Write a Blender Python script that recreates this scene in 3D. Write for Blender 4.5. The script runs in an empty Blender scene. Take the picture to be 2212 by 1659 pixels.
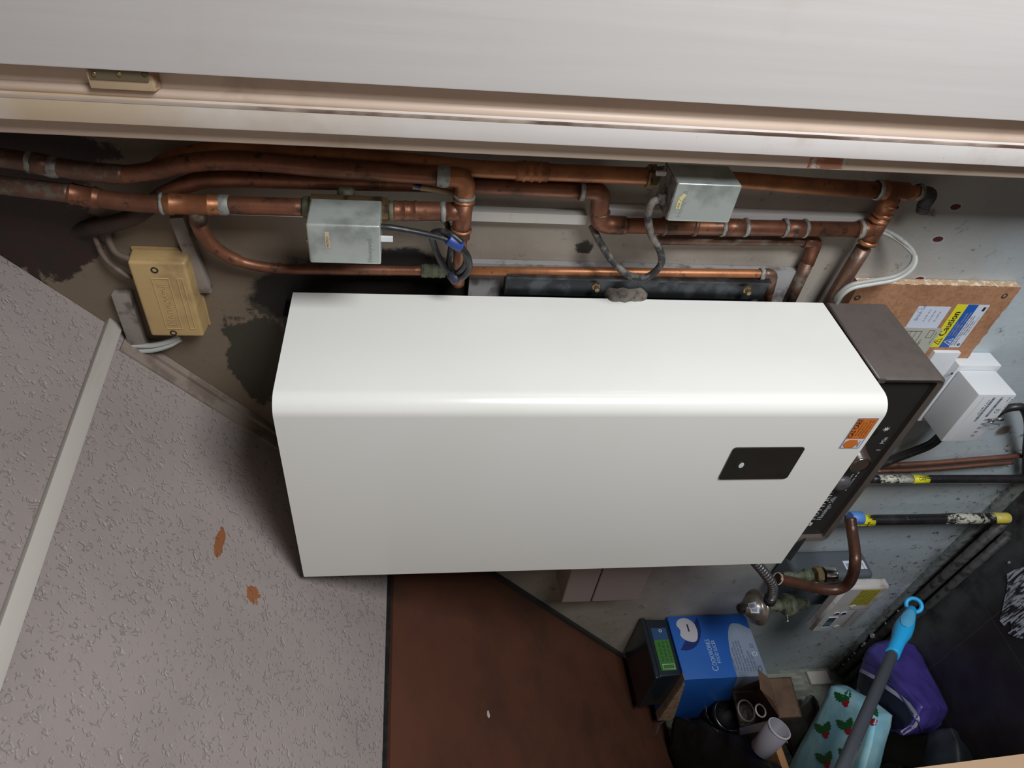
import bpy, bmesh, math, random
from mathutils import Vector, Matrix, noise
from mathutils.bvhtree import BVHTree
R_ = random.Random(7)
S = bpy.context.scene
COL = S.collection

# ------------------------------------------------------------------ camera
F, CX, CY, WD, HT = 1489.0, 1062.0, 825.0, 2212, 1659
RC = Matrix(((0.0873, -0.0830, -0.9927), (-0.7172, -0.6969, -0.0048), (-0.6914, 0.7124, -0.1204)))
ax = Vector(RC[0]).normalized()
az = Vector(RC[2]); az = (az - ax * az.dot(ax)).normalized()
ay = az.cross(ax)
CAM = Vector((0, -0.82, 1.335))
cd = bpy.data.cameras.new('camera'); cam = bpy.data.objects.new('camera', cd); COL.objects.link(cam)
M = Matrix.Identity(4)
for i in range(3):
    M[i][0] = ax[i]; M[i][1] = -ay[i]; M[i][2] = -az[i]; M[i][3] = CAM[i]
cam.matrix_world = M
cd.sensor_width = 36; cd.lens = F / WD * 36
cd.shift_x = (WD / 2 - CX) / WD; cd.shift_y = -(HT / 2 - CY) / WD
cd.clip_start = 0.02; cd.clip_end = 50
S.camera = cam

def ray(u, v): return ax * ((u - CX) / F) + ay * ((v - CY) / F) + az
def Y(u, v, y):
    d = ray(u, v); return CAM + d * ((y - CAM.y) / d.y)
def X(u, v, x):
    d = ray(u, v); return CAM + d * ((x - CAM.x) / d.x)
def Z(u, v, z):
    d = ray(u, v); return CAM + d * ((z - CAM.z) / d.z)
SK = 0.878; SC = 2.368                       # stair soffit: z = SC + SK * x
def SO(u, v, off=0.0):
    d = ray(u, v); c = SC - off / math.cos(math.atan(SK))
    return CAM + d * ((c + SK * CAM.x - CAM.z) / (d.z - SK * d.x))

# ------------------------------------------------------------------ light
w = bpy.data.worlds.new('world'); S.world = w; w.use_nodes = True
w.node_tree.nodes['Background'].inputs[0].default_value = (1.0, 0.90, 0.82, 1)
w.node_tree.nodes['Background'].inputs[1].default_value = 0.06
def area(name, loc, target, sx, sy, power, col):
    l = bpy.data.lights.new(name, 'AREA'); l.shape = 'RECTANGLE'; l.size = sx; l.size_y = sy; l.energy = power; l.color = col
    o = bpy.data.objects.new(name, l); COL.objects.link(o); o.location = loc
    d = Vector(target) - Vector(loc); o.rotation_euler = d.to_track_quat('-Z', 'Y').to_euler(); return o
area('window_daylight', (0.85, -1.00, 0.66), (-0.7, -0.1, 0.75), 0.55, 0.65, 35, (0.94, 0.97, 1.0))
area('front_fill', (-0.5, -2.2, 1.6), (-0.9, 0, 1.2), 0.9, 0.9, 1.8, (1.0, 0.84, 0.70))  # warm fill added on the camera side, no such lamp seen
S.view_settings.view_transform = 'Standard'; S.view_settings.look = 'None'
S.view_settings.gamma = 1; S.view_settings.exposure = 0.0; S.view_settings.use_curve_mapping = False

# ------------------------------------------------------------------ materials
class NT:
    def __init__(s, name):
        s.m = bpy.data.materials.new(name); s.m.use_nodes = True; s.t = s.m.node_tree; s.n = s.t.nodes
        s.b = s.n['Principled BSDF']; s.tc = s.n.new('ShaderNodeTexCoord'); s.co = s.tc.outputs['Object']
    def l(s, a, b): s.t.links.new(a, b)
    def noise(s, scale, detail=4, rough=.55, dist=0, vec=None):
        n = s.n.new('ShaderNodeTexNoise'); n.inputs['Scale'].default_value = scale; n.inputs['Detail'].default_value = detail
        n.inputs['Roughness'].default_value = rough; n.inputs['Distortion'].default_value = dist
        s.l(vec or s.co, n.inputs['Vector']); return n.outputs['Fac']
    def ramp(s, fac, a, b):
        n = s.n.new('ShaderNodeMapRange'); n.interpolation_type = 'SMOOTHSTEP'
        n.inputs[1].default_value = a; n.inputs[2].default_value = b; s.l(fac, n.inputs[0]); return n.outputs[0]
    def mix(s, fac, a, b):
        n = s.n.new('ShaderNodeMix'); n.data_type = 'RGBA'
        if isinstance(fac, (int, float)): n.inputs[0].default_value = fac
        else: s.l(fac, n.inputs[0])
        for k, c in ((6, a), (7, b)):
            if isinstance(c, tuple): n.inputs[k].default_value = (*c, 1)
            else: s.l(c, n.inputs[k])
        return n.outputs[2]
    def math(s, op, a, b=0.0):
        n = s.n.new('ShaderNodeMath'); n.operation = op
        for k, c in ((0, a), (1, b)):
            if isinstance(c, (int, float)): n.inputs[k].default_value = c
            else: s.l(c, n.inputs[k])
        return n.outputs[0]
    def mapping(s, scale, rot=(0, 0, 0), loc=(0, 0, 0)):
        n = s.n.new('ShaderNodeMapping'); n.inputs['Scale'].default_value = scale; n.inputs['Rotation'].default_value = rot
        n.inputs['Location'].default_value = loc; s.l(s.co, n.inputs[0]); return n.outputs[0]
    def color(s, c):
        if isinstance(c, tuple): s.b.inputs['Base Color'].default_value = (*c, 1)
        else: s.l(c, s.b.inputs['Base Color'])
    def rough(s, r):
        if isinstance(r, (int, float)): s.b.inputs['Roughness'].default_value = r
        else: s.l(r, s.b.inputs['Roughness'])
    def bump(s, h, strength, dist=0.002):
        n = s.n.new('ShaderNodeBump'); n.inputs['Strength'].default_value = strength; n.inputs['Distance'].default_value = dist
        s.l(h, n.inputs['Height']); s.l(n.outputs[0], s.b.inputs['Normal'])
    def vor(s, scale, feature='F1', vec=None, rnd=1):
        n = s.n.new('ShaderNodeTexVoronoi'); n.feature = feature; n.inputs['Scale'].default_value = scale; n.inputs['Randomness'].default_value = rnd
        s.l(vec or s.co, n.inputs['Vector']); return n.outputs['Distance']

def simple(name, c, rough=.5, metal=0, c2=None, scale=20, lo=.45, hi=.65, bump=0, bscale=80, spec=None, vscale=None):
    k = NT(name); k.rough(rough); k.b.inputs['Metallic'].default_value = metal
    if spec is not None: k.b.inputs['Specular IOR Level'].default_value = spec
    vec = k.mapping(vscale) if vscale else None
    if c2: k.color(k.mix(k.ramp(k.noise(scale, 6, vec=vec), lo, hi), c, c2))
    else: k.color(c)
    if bump: k.bump(k.noise(bscale, 5, vec=vec), bump)
    return k.m

def m_copper(name, c1, c2, dirt, amount=.55, green=False):
    k = NT(name); k.b.inputs['Metallic'].default_value = .55
    a = k.mix(k.ramp(k.noise(26, 5), .35, .7), c1, c2)
    a = k.mix(k.ramp(k.noise(60, 6, .7), amount, amount + .12), a, dirt)
    if green: a = k.mix(k.ramp(k.noise(38, 5, .7, 1), .66, .72), a, (.10, .20, .14))
    k.color(a); k.rough(k.ramp(k.noise(30, 4), .2, 2.0)); k.b.inputs['Roughness'].default_value = .4
    n = k.n.new('ShaderNodeMapRange'); n.inputs[3].default_value = .3; n.inputs[4].default_value = .6
    k.l(k.noise(40, 4), n.inputs[0]); k.rough(n.outputs[0]); k.bump(k.noise(220, 4), .15, .001)
    return k.m
COPPER = m_copper('copper_dull', (.245, .098, .052), (.135, .058, .036), (.07, .042, .03), .53)
COPPER2 = m_copper('copper_bright', (.40, .165, .07), (.24, .092, .042), (.11, .055, .032), .57)
COPPERD = m_copper('copper_dusty', (.17, .085, .055), (.12, .07, .05), (.17, .145, .12), .50, True)
SOLDER = simple('solder', (.30, .30, .28), .6, .3, (.16, .15, .13), 90, bump=.5, bscale=200)
BRASS = simple('brass', (.33, .24, .12), .4, .8, (.12, .09, .055), 60)
VERD = simple('corroded_fitting', (.16, .17, .11), .7, .3, (.07, .09, .06), 90, bump=.4, bscale=200)
CHROME = simple('chrome', (.6, .62, .62), .18, 1, (.35, .35, .33), 40)
STEEL = simple('actuator_steel', (.50, .54, .51), .34, .45, (.30, .33, .31), 22, .45, .7, bump=.05, bscale=300)
DUST = simple('grey_dust', (.16, .135, .11), .95, 0, (.08, .07, .06), 120, bump=1, bscale=260)
WHITEB = simple('boiler_white_enamel', (.78, .77, .725), .22, 0, (.77, .76, .71), 5, bump=.02, bscale=14)
BROWN = simple('boiler_brown_enamel', (.095, .078, .070), .42, 0, (.085, .070, .062), 60, bump=.1, bscale=500)
BROWND = simple('boiler_panel_black_brown', (.022, .020, .018), .5)
BLACK = simple('black_metal', (.010, .010, .010), .5, 0, (.022, .02, .018), 60)
COVERB = simple('cover_brown', (.020, .017, .015), .32)
BLKRUB = simple('black_cable', (.014, .014, .015), .4, 0, (.05, .045, .04), 70, .55, .7)
DUSTCAB = simple('dusty_cable', (.022, .022, .022), .7, 0, (.17, .145, .125), 60, .42, .6, bump=.6, bscale=300)
GREYCAB = simple('grey_cable', (.33, .33, .31), .5, 0, (.2, .19, .17), 70, .55, .7)
LGREYCAB = simple('light_cable', (.45, .46, .44), .5)
BLUETAPE = simple('blue_tape', (.02, .055, .24), .45)
WPLAST = simple('white_plastic', (.66, .68, .70), .38)
WPLAST2 = simple('trunking_white', (.56, .54, .50), .5, 0, (.30, .25, .21), 34, .58, .75)
TRUNKD = simple('dusty_trunking', (.26, .22, .19), .8, 0, (.12, .10, .085), 45, .5, .7, bump=.3)
CREAM = simple('aged_cream_plastic', (.50, .34, .15), .48, 0, (.26, .17, .08), 22, .42, .8, bump=.12, bscale=120)
INK = simple('black_ink', (.015, .015, .02), .6)
WINK = simple('white_print', (.62, .64, .66), .6)
YEL = simple('label_yellow', (.72, .66, .02), .5)
BLU = simple('label_blue', (.015, .10, .42), .5)
PAPER = simple('label_white', (.60, .64, .74), .55)
CARD = simple('card_cream', (.44, .44, .38), .7)
ORANGE = simple('sticker_orange', (.62, .17, .025), .5)
WOODO = simple('pale_wood', (.42, .20, .08), .6, 0, (.30, .13, .05), 40, vscale=(1, .2, 3))
def m_frame(name, c, c2, grime, sc=1.0):
    k = NT(name); v = k.mapping((60, 60, 2.2)); a = k.mix(k.ramp(k.noise(1, 6, vec=v), .2, .85), c, c2)
    a = k.mix(k.ramp(k.noise(9, 7, .65), .52, .80), a, grime); 
    a = k.mix(k.ramp(k.noise(70, 5, .7), .68 if sc == 1 else .80, .74 if sc == 1 else .84), a, tuple(q * .35 for q in grime))
    sx = k.n.new('ShaderNodeSeparateXYZ'); k.l(k.co, sx.inputs[0])
    a = k.mix(k.math('MULTIPLY', k.ramp(sx.outputs[2], 1.1, 1.75), k.ramp(k.noise(7, 4), .3, .6)), a, (.50, .38, .25) if sc == 1.0 else a)
    k.color(a); k.rough(.45); k.bump(k.noise(1, 5, vec=v), .25, .001); return k.m
FRAME = m_frame('old_gloss_paint', (.66, .62, .60), (.60, .56, .53), (.50, .42, .34))
FRAMET = m_frame('yellowed_gloss_paint', (.62, .485, .385), (.54, .41, .32), (.36, .24, .16), .9)
DOORP = m_frame('door_paint', (.64, .61, .59), (.60, .57, .55), (.60, .55, .50), .8)

def m_wall():
    k = NT('stained_wall_paint'); sx = k.n.new('ShaderNodeSeparateXYZ'); k.l(k.co, sx.inputs[0])
    px, pz = sx.outputs[0], sx.outputs[2]
    nz = k.noise(16, 8, .7); nz2 = k.noise(55, 6, .75)
    a = k.mix(k.ramp(k.noise(6, 6, .6), .38, .72), (.37, .33, .285), (.27, .235, .19))
    a = k.mix(k.ramp(pz, .75, .25), a, k.mix(k.ramp(k.noise(5, 4), .35, .7), (.46, .53, .57), (.40, .44, .45)))
    a = k.mix(k.ramp(pz, .85, 1.65), a, (.17, .13, .09))                         # dimmer light up the wall, painted in as brown
    a = k.mix(k.ramp(k.noise(26, 9, .8), .56, .66), a, (.14, .11, .085))              # scuffs
    a = k.mix(k.ramp(k.noise(80, 7, .85), .64, .675), a, (.03, .024, .02))
    def ell(cx, cz, rx, rz, amp=.8, soft=.12, n=None):
        dx = k.math('DIVIDE', k.math('SUBTRACT', px, cx), rx); dz = k.math('DIVIDE', k.math('SUBTRACT', pz, cz), rz)
        d = k.math('SQRT', k.math('ADD', k.math('MULTIPLY', dx, dx), k.math('MULTIPLY', dz, dz)))
        d = k.math('ADD', d, k.math('MULTIPLY', k.math('SUBTRACT', n or nz, .5), amp * 2))
        return k.ramp(d, 1.0, 1.0 - soft)
    def at(u, v): p = Y(u, v, 0); return p.x, p.z
    # broken plaster around the flue behind the boiler, hole shadow and soot painted black
    c = at(840, 640); a = k.mix(ell(c[0], c[1], .085, .21, .35), a, (.012, .010, .008))
    c = at(560, 770); a = k.mix(ell(c[0], c[1], .10, .05, .9), a, (.045, .038, .026))
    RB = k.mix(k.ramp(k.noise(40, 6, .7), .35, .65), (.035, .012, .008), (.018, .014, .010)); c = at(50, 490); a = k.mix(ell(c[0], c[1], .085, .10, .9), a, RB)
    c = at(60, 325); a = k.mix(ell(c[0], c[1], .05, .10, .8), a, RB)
    c = at(1262, 535); a = k.mix(ell(c[0], c[1], .012, .014, .9, .3, nz2), a, (.02, .015, .012))
    for (u, v, r) in ((2026, 517, .005), (2064, 447, .005), (1986, 603, .0045)):
        c = at(u, v); a = k.mix(ell(c[0], c[1], r * 1.6, r * 2.4, .3), a, (.40, .42, .44)); a = k.mix(ell(c[0], c[1], r, r * 1.7, .4), a, (.10, .02, .025))
    # black scuffs and damp along the bottom
    band = k.ramp(pz, .30, .06)
    a = k.mix(k.math('MULTIPLY', band, k.ramp(k.noise(45, 8, .78), .57, .61)), a, (.022, .022, .022))
    a = k.mix(k.math('MULTIPLY', k.ramp(pz, .09, .0), k.ramp(nz, .35, .6)), a, (.05, .055, .05))
    c = at(2168, 930); a = k.mix(ell(c[0], c[1], .02, .02, .5, .5), a, (.16, .13, .11))
    k.color(a); k.rough(.55)
    k.bump(k.math('ADD', k.noise(26, 6, .6), k.math('MULTIPLY', k.noise(140, 4), .3)), .35, .003); return k.m
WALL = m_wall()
def m_textured():
    k = NT('textured_vinyl_paper'); c = NT
    warp = k.n.new('ShaderNodeMix'); warp.data_type = 'VECTOR'; warp.inputs[0].default_value = .03
    nn = k.n.new('ShaderNodeTexNoise'); nn.inputs['Scale'].default_value = 22; k.l(k.co, nn.inputs['Vector'])
    k.l(k.co, warp.inputs[4]); k.l(nn.outputs['Color'], warp.inputs[5]); wv = warp.outputs[1]
    r = k.math('ABSOLUTE', k.math('SUBTRACT', k.noise(80, 1, .5, .8), .5))
    worm = k.ramp(r, .075, .0)
    gate = k.ramp(k.noise(85, 2), .50, .62)
    worm = k.math('MULTIPLY', worm, gate)
    dots = k.ramp(k.vor(110, vec=wv), .26, .10)
    h = k.math('MAXIMUM', worm, k.math('MULTIPLY', dots, .8))
    a = k.mix(k.ramp(k.noise(3.2, 4), .3, .7), (.325, .275, .258), (.27, .228, .213))
    dirt = k.ramp(k.noise(5, 5, .6), .42, .62)
    a = k.mix(k.math('MULTIPLY', h, k.math('MULTIPLY', k.math('ADD', dirt, .25), .13)), a, (.07, .06, .05))
    # two spots where the paper is torn off down to the brown board
    sx = k.n.new('ShaderNodeSeparateXYZ'); k.l(k.co, sx.inputs[0])
    for (u, v, rx, ry) in ((474, 1172, .006, .026), (547, 1283, .010, .013)):
        p = SO(u, v)
        dx = k.math('DIVIDE', k.math('SUBTRACT', sx.outputs[0], p.x), rx); dy = k.math('DIVIDE', k.math('SUBTRACT', sx.outputs[1], p.y), ry)
        d = k.math('SQRT', k.math('ADD', k.math('MULTIPLY', dx, dx), k.math('MULTIPLY', dy, dy)))
        d = k.math('ADD', d, k.math('MULTIPLY', k.math('SUBTRACT', k.noise(90, 5, .7), .5), 2.2 if rx > .008 else 1.1))
        a = k.mix(k.ramp(d, 1, .93), a, (.26, .095, .035))
    k.color(a); k.rough(.5); k.bump(k.math('ADD', k.math('MULTIPLY', h, -1), k.math('MULTIPLY', k.noise(55, 3), .5)), .55, .0025)
    return k.m
TEXT = m_textured()
def m_hardboard():
    k = NT('brown_hardboard'); a = k.mix(k.ramp(k.noise(7, 6, .6), .35, .75), (.10, .035, .018), (.06, .024, .013))
    a = k.mix(k.ramp(k.noise(40, 6, .75, vec=k.mapping((1, .3, 1), (0, 0, .6))), .70, .76), a, (.22, .11, .07))
    sx = k.n.new('ShaderNodeSeparateXYZ'); k.l(k.co, sx.inputs[0]); p = SO(1064, 1543)
    dx = k.math('DIVIDE', k.math('SUBTRACT', sx.outputs[0], p.x), .0035); dy = k.math('DIVIDE', k.math('SUBTRACT', sx.outputs[1], p.y), .008)
    d = k.math('ADD', k.math('SQRT', k.math('ADD', k.math('MULTIPLY', dx, dx), k.math('MULTIPLY', dy, dy))), k.math('MULTIPLY', k.math('SUBTRACT', k.noise(140, 3), .5), 1.6))
    a = k.mix(k.ramp(d, 1, .9), a, (.55, .48, .45))
    k.color(a); k.rough(.6); k.bump(k.noise(200, 3), .1, .001); return k.m
HARDB = m_hardboard()
def m_floor():
    k = NT('dark_vinyl_tiles'); sx = k.n.new('ShaderNodeSeparateXYZ'); k.l(k.co, sx.inputs[0])
    a = k.mix(k.ramp(k.noise(9, 6, .6), .35, .75), (.022, .016, .017), (.036, .036, .038))
    sc = k.mapping((1, 5, 1), (0, 0, .9)); a = k.mix(k.ramp(k.noise(26, 8, .8, vec=sc), .70, .74), a, (.11, .10, .10))
    a = k.mix(k.math('MULTIPLY', k.ramp(sx.outputs[1], -.22, -.03), k.ramp(k.noise(14, 7, .7), .3, .6)), a, (.085, .09, .092))  # bluish floor sheen near the wall, painted in as dusty grey
    q = Z(2142, 1336, 0)
    def line(sock, c):
        return k.ramp(k.math('ABSOLUTE', k.math('SUBTRACT', k.math('PINGPONG', k.math('SUBTRACT', sock, c), .152), 0)), .0016, .0004)
    g = k.math('MAXIMUM', line(sx.outputs[0], q.x), line(sx.outputs[1], q.y))
    a = k.mix(k.math('MULTIPLY', g, .6), a, (.10, .07, .05))
    k.color(a); k.rough(.42); k.bump(k.noise(18, 5), .12, .003); return k.m
FLOOR = m_floor()
def m_mosaic():
    k = NT('mosaic_vinyl'); v = k.mapping((1, 1, 1), (math.pi / 2, 0, math.pi / 2))
    b = k.n.new('ShaderNodeTexBrick'); b.inputs['Scale'].default_value = 34; b.inputs['Mortar Size'].default_value = .004
    b.inputs['Color1'].default_value = (.30, .31, .26, 1); b.inputs['Color2'].default_value = (.16, .17, .135, 1); b.inputs['Mortar'].default_value = (.17, .175, .14, 1)
    b.inputs['Brick Width'].default_value = 1.1; b.inputs['Row Height'].default_value = .3; b.inputs['Bias'].default_value = -.1
    sw = k.n.new('ShaderNodeCombineXYZ'); sx = k.n.new('ShaderNodeSeparateXYZ'); k.l(k.co, sx.inputs[0])
    k.l(sx.outputs[1], sw.inputs[1]); k.l(sx.outputs[2], sw.inputs[0]); k.l(sw.outputs[0], b.inputs['Vector'])
    a = k.mix(k.ramp(k.noise(60, 6, .8), .60, .66), b.outputs[0], (.10, .09, .06)); k.color(a); k.rough(.6); return k.m
MOSAIC = m_mosaic()
def m_chip():
    k = NT('chipboard'); a = k.mix(k.ramp(k.noise(150, 5, .8), .40, .66), (.42, .215, .115), (.31, .145, .07))
    a = k.mix(k.ramp(k.noise(7, 4), .45, .8), a, (.17, .07, .035)); a = k.mix(k.ramp(k.noise(260, 3), .70, .74), a, (.55, .38, .25))
    k.color(a); k.rough(.75); k.bump(k.noise(260, 3), .3, .001); return k.m
CHIP = m_chip()
CHIPE = simple('chipboard_raw_edge', (.50, .33, .20), .9, 0, (.72, .62, .50), 130, .5, .62, bump=.9, bscale=260)
def m_gas():
    k = NT('flaking_black_paint'); a = k.mix(k.ramp(k.noise(30, 6, .7), .4, .7), (.010, .010, .013), (.03, .024, .026))
    a = k.mix(k.ramp(k.noise(17, 8, .75), .615, .63), a, (.46, .47, .42)); k.color(a); k.rough(.38); k.bump(k.noise(60, 5), .4, .002); return k.m
GASP = m_gas()
def m_gas2():
    k = NT('flaking_cream_paint'); a = k.mix(k.ramp(k.noise(28, 8, .8), .49, .51), (.012, .012, .014), (.50, .49, .40)); k.color(a); k.rough(.5); k.bump(k.noise(60, 5), .6, .002); return k.m
GASF = m_gas2()
YPIPE = simple('yellow_painted_pipe', (.60, .50, .06), .5, 0, (.45, .38, .22), 40, .5, .6, bump=.3)

XL = -2.03
def on(u, v, z): return Z(u, v, z)
# ------------------------------------------------------------------ mesh builder
class MB:
    def __init__(s): s.v = []; s.f = []; s.mi = []; s.sm = []
    def add(s, vs, fs, mi=0, smooth=False):
        o = len(s.v); s.v += [Vector(p) for p in vs]
        for f in fs: s.f.append([i + o for i in f]); s.mi.append(mi); s.sm.append(smooth)
        return s
    def box(s, a, b, mi=0):
        x0, x1 = sorted((a[0], b[0])); y0, y1 = sorted((a[1], b[1])); z0, z1 = sorted((a[2], b[2]))
        return s.add([(x0, y0, z0), (x1, y0, z0), (x1, y1, z0), (x0, y1, z0), (x0, y0, z1), (x1, y0, z1), (x1, y1, z1), (x0, y1, z1)],
                     [(0, 3, 2, 1), (4, 5, 6, 7), (0, 1, 5, 4), (1, 2, 6, 5), (2, 3, 7, 6), (3, 0, 4, 7)], mi)
    def hexa(s, bot, top, mi=0):
        n = len(bot); fs = [tuple(range(n))[::-1], tuple(range(n, 2 * n))]
        fs += [(i, (i + 1) % n, n + (i + 1) % n, n + i) for i in range(n)]
        return s.add(list(bot) + list(top), fs, mi)
    def prism(s, pts, off, mi=0):
        off = Vector(off); return s.hexa([Vector(p) for p in pts], [Vector(p) + off for p in pts], mi)
    def tube(s, pts, r, seg=14, mi=0, caps=True):
        pts = [Vector(p) for p in pts]; n = len(pts); rs = r if isinstance(r, (list, tuple)) else [r] * n
        t = [(pts[min(i + 1, n - 1)] - pts[max(i - 1, 0)]).normalized() for i in range(n)]
        a = t[0].orthogonal().normalized(); vs = []; fs = []
        for i in range(n):
            a = (a - t[i] * a.dot(t[i])).normalized(); b = t[i].cross(a)
            for k in range(seg):
                th = 2 * math.pi * k / seg; vs.append(pts[i] + (a * math.cos(th) + b * math.sin(th)) * rs[i])
        for i in range(n - 1):
            for k in range(seg): fs.append((i * seg + k, i * seg + (k + 1) % seg, (i + 1) * seg + (k + 1) % seg, (i + 1) * seg + k))
        s.add(vs, fs, mi, True)
        if caps:
            s.add(vs[:seg], [tuple(range(seg))[::-1]], mi); s.add(vs[-seg:], [tuple(range(seg))], mi)
        return s
    def lathe(s, p, d, prof, seg=20, mi=0, smooth=True, caps=True):
        p = Vector(p); d = Vector(d).normalized(); a = d.orthogonal().normalized(); b = d.cross(a); vs = []; fs = []
        for t, r in prof:
            for k in range(seg):
                th = 2 * math.pi * (k + .5) / seg; vs.append(p + d * t + (a * math.cos(th) + b * math.sin(th)) * max(r, 1e-5))
        n = len(prof)
        for i in range(n - 1):
            for k in range(seg): fs.append((i * seg + k, i * seg + (k + 1) % seg, (i + 1) * seg + (k + 1) % seg, (i + 1) * seg + k))
        s.add(vs, fs, mi, smooth)
        if caps: s.add(vs[:seg], [tuple(range(seg))[::-1]], mi); s.add(vs[-seg:], [tuple(range(seg))], mi)
        return s
    def poly(s, pts, mi=0): return s.add(pts, [tuple(range(len(pts)))], mi)

EMP = {}
def put(o, label=None, cat=None, group=None, kind=None):
    if label: o['label'] = label
    if cat: o['category'] = cat
    if group: o['group'] = group
    if kind: o['kind'] = kind
    return o
def thing(name, loc, label, cat, group=None):
    o = bpy.data.objects.new(name, None); o.empty_display_size = .02; COL.objects.link(o); o.location = loc; EMP[o.name] = Vector(loc)
    return put(o, label, cat, group)
def obj(name, mb, mats, parent=None, bevel=0, bseg=2, auto=True, sub=0, origin=None):
    if not isinstance(mats, (list, tuple)): mats = [mats]
    if parent is not None:
        r = parent
        while r.parent: r = r.parent
        off = EMP[r.name]
    else:
        if origin is None:
            lo = [min(v[i] for v in mb.v) for i in range(3)]; hi = [max(v[i] for v in mb.v) for i in range(3)]
            origin = ((lo[0] + hi[0]) / 2, (lo[1] + hi[1]) / 2, lo[2])
        off = Vector(origin)
    me = bpy.data.meshes.new(name); me.from_pydata([v - off for v in mb.v], [], mb.f)
    for m in mats: me.materials.append(m)
    for p, mi, sm in zip(me.polygons, mb.mi, mb.sm): p.material_index = mi; p.use_smooth = sm
    bm = bmesh.new(); bm.from_mesh(me); bmesh.ops.remove_doubles(bm, verts=bm.verts, dist=1e-6); bmesh.ops.recalc_face_normals(bm, faces=bm.faces)
    if bevel:
        ed = [e for e in bm.edges if len(e.link_faces) == 2 and e.calc_face_angle(0) > .5]
        bmesh.ops.bevel(bm, geom=ed, offset=bevel, segments=bseg, profile=.6, affect='EDGES', clamp_overlap=True)
        for f in bm.faces: f.smooth = True
        me2 = me
    bm.to_mesh(me); bm.free()
    if bevel: me.set_sharp_from_angle(angle=.7)
    o = bpy.data.objects.new(name, me); COL.objects.link(o)
    if parent is not None: o.parent = parent
    else: o.location = off; EMP[o.name] = off
    return o
def struct(name, mb, mats, **k): return put(obj(name, mb, mats, origin=(0, 0, 0), **k), kind='structure')

def cat(pts, n=8):
    pts = [Vector(p) for p in pts]; P = [pts[0] * 2 - pts[1]] + pts + [pts[-1] * 2 - pts[-2]]; out = []
    for i in range(1, len(P) - 2):
        for k in range(n):
            t = k / n; a, b, c, d = P[i - 1], P[i], P[i + 1], P[i + 2]
            out.append(.5 * ((2 * b) + (c - a) * t + (2 * a - 5 * b + 4 * c - d) * t * t + (3 * b - a - 3 * c + d) * t ** 3))
    return out + [pts[-1]]
def fillet(pts, r, n=8):
    pts = [Vector(p) for p in pts]; out = [pts[0]]
    for i in range(1, len(pts) - 1):
        a, b, c = pts[i - 1], pts[i], pts[i + 1]; q = min(r, (a - b).length * .48, (c - b).length * .48)
        p0 = b + (a - b).normalized() * q; p1 = b + (c - b).normalized() * q
        for k in range(n + 1):
            t = k / n; out.append(p0 * (1 - t) ** 2 + b * 2 * t * (1 - t) + p1 * t * t)
    return out + [pts[-1]]

_font = {}
def glyphs(text, size, align='LEFT', spacing=1.0):
    cu = bpy.data.curves.new('t', 'FONT'); cu.body = text; cu.size = size; cu.align_x = align; cu.space_character = spacing; cu.resolution_u = 2
    o = bpy.data.objects.new('t', cu); COL.objects.link(o); dg = bpy.context.evaluated_depsgraph_get()
    me = bpy.data.meshes.new_from_object(o.evaluated_get(dg)); vs = [v.co.copy() for v in me.vertices]; fs = [tuple(p.vertices) for p in me.polygons]
    bpy.data.objects.remove(o); bpy.data.curves.remove(cu); bpy.data.meshes.remove(me); return vs, fs
class FR:                                           # a flat frame on a surface: origin, right, up (unit vectors), normal
    def __init__(s, o, r, u):
        s.o = Vector(o); s.r = Vector(r).normalized(); s.u = Vector(u); s.u = (s.u - s.r * s.u.dot(s.r)).normalized(); s.n = s.r.cross(s.u)
    def p(s, x, y, d=0): return s.o + s.r * x + s.u * y + s.n * d
    def xy(s, q): q = Vector(q) - s.o; return q.dot(s.r), q.dot(s.u)
def slab(mb, fr, pts, d0, d1, mi=0):
    return mb.hexa([fr.p(x, y, d0) for x, y in pts], [fr.p(x, y, d1) for x, y in pts], mi)
def rect(x0, y0, x1, y1, r=0, n=4):
    if not r: return [(x0, y0), (x1, y0), (x1, y1), (x0, y1)]
    o = []
    for cx, cy, a in ((x1 - r, y0 + r, -90), (x1 - r, y1 - r, 0), (x0 + r, y1 - r, 90), (x0 + r, y0 + r, 180)):
        for k in range(n + 1): t = math.radians(a + 90 * k / n); o.append((cx + r * math.cos(t), cy + r * math.sin(t)))
    return o
def circ(cx, cy, rx, ry=None, n=24, a0=0): 
    ry = ry or rx; return [(cx + rx * math.cos(a0 + 2 * math.pi * k / n), cy + ry * math.sin(a0 + 2 * math.pi * k / n)) for k in range(n)]
def text(mb, fr, s, x, y, size, d=.0004, mi=0, sx=1.0, align='LEFT', bold=0, th=0):
    vs, fs = glyphs(s, size, align)
    for b in ([0] if not bold else [-bold, 0, bold]):
        mb.add([fr.p(x + v.x * sx + b, y + v.y, d + (b != 0) * 5e-6) for v in vs], fs, mi)
        if th: pass
def squig(mb, fr, x, y, wd, size, d=.0004, mi=0):            # a line of print too small to read
    q = x
    while q < x + wd - size * .3:
        l = size * R_.choice((.5, .7, .9, 1.2, 1.6)); l = min(l, x + wd - q)
        k = q
        while k < q + l - size * .12:
            h = size * R_.choice((.45, .45, .5, .7)); mb.poly([fr.p(k, y, d), fr.p(k + size * .17, y, d), fr.p(k + size * .17, y + h, d), fr.p(k, y + h, d)], mi); k += size * .3
        q += l + size * .35

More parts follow.
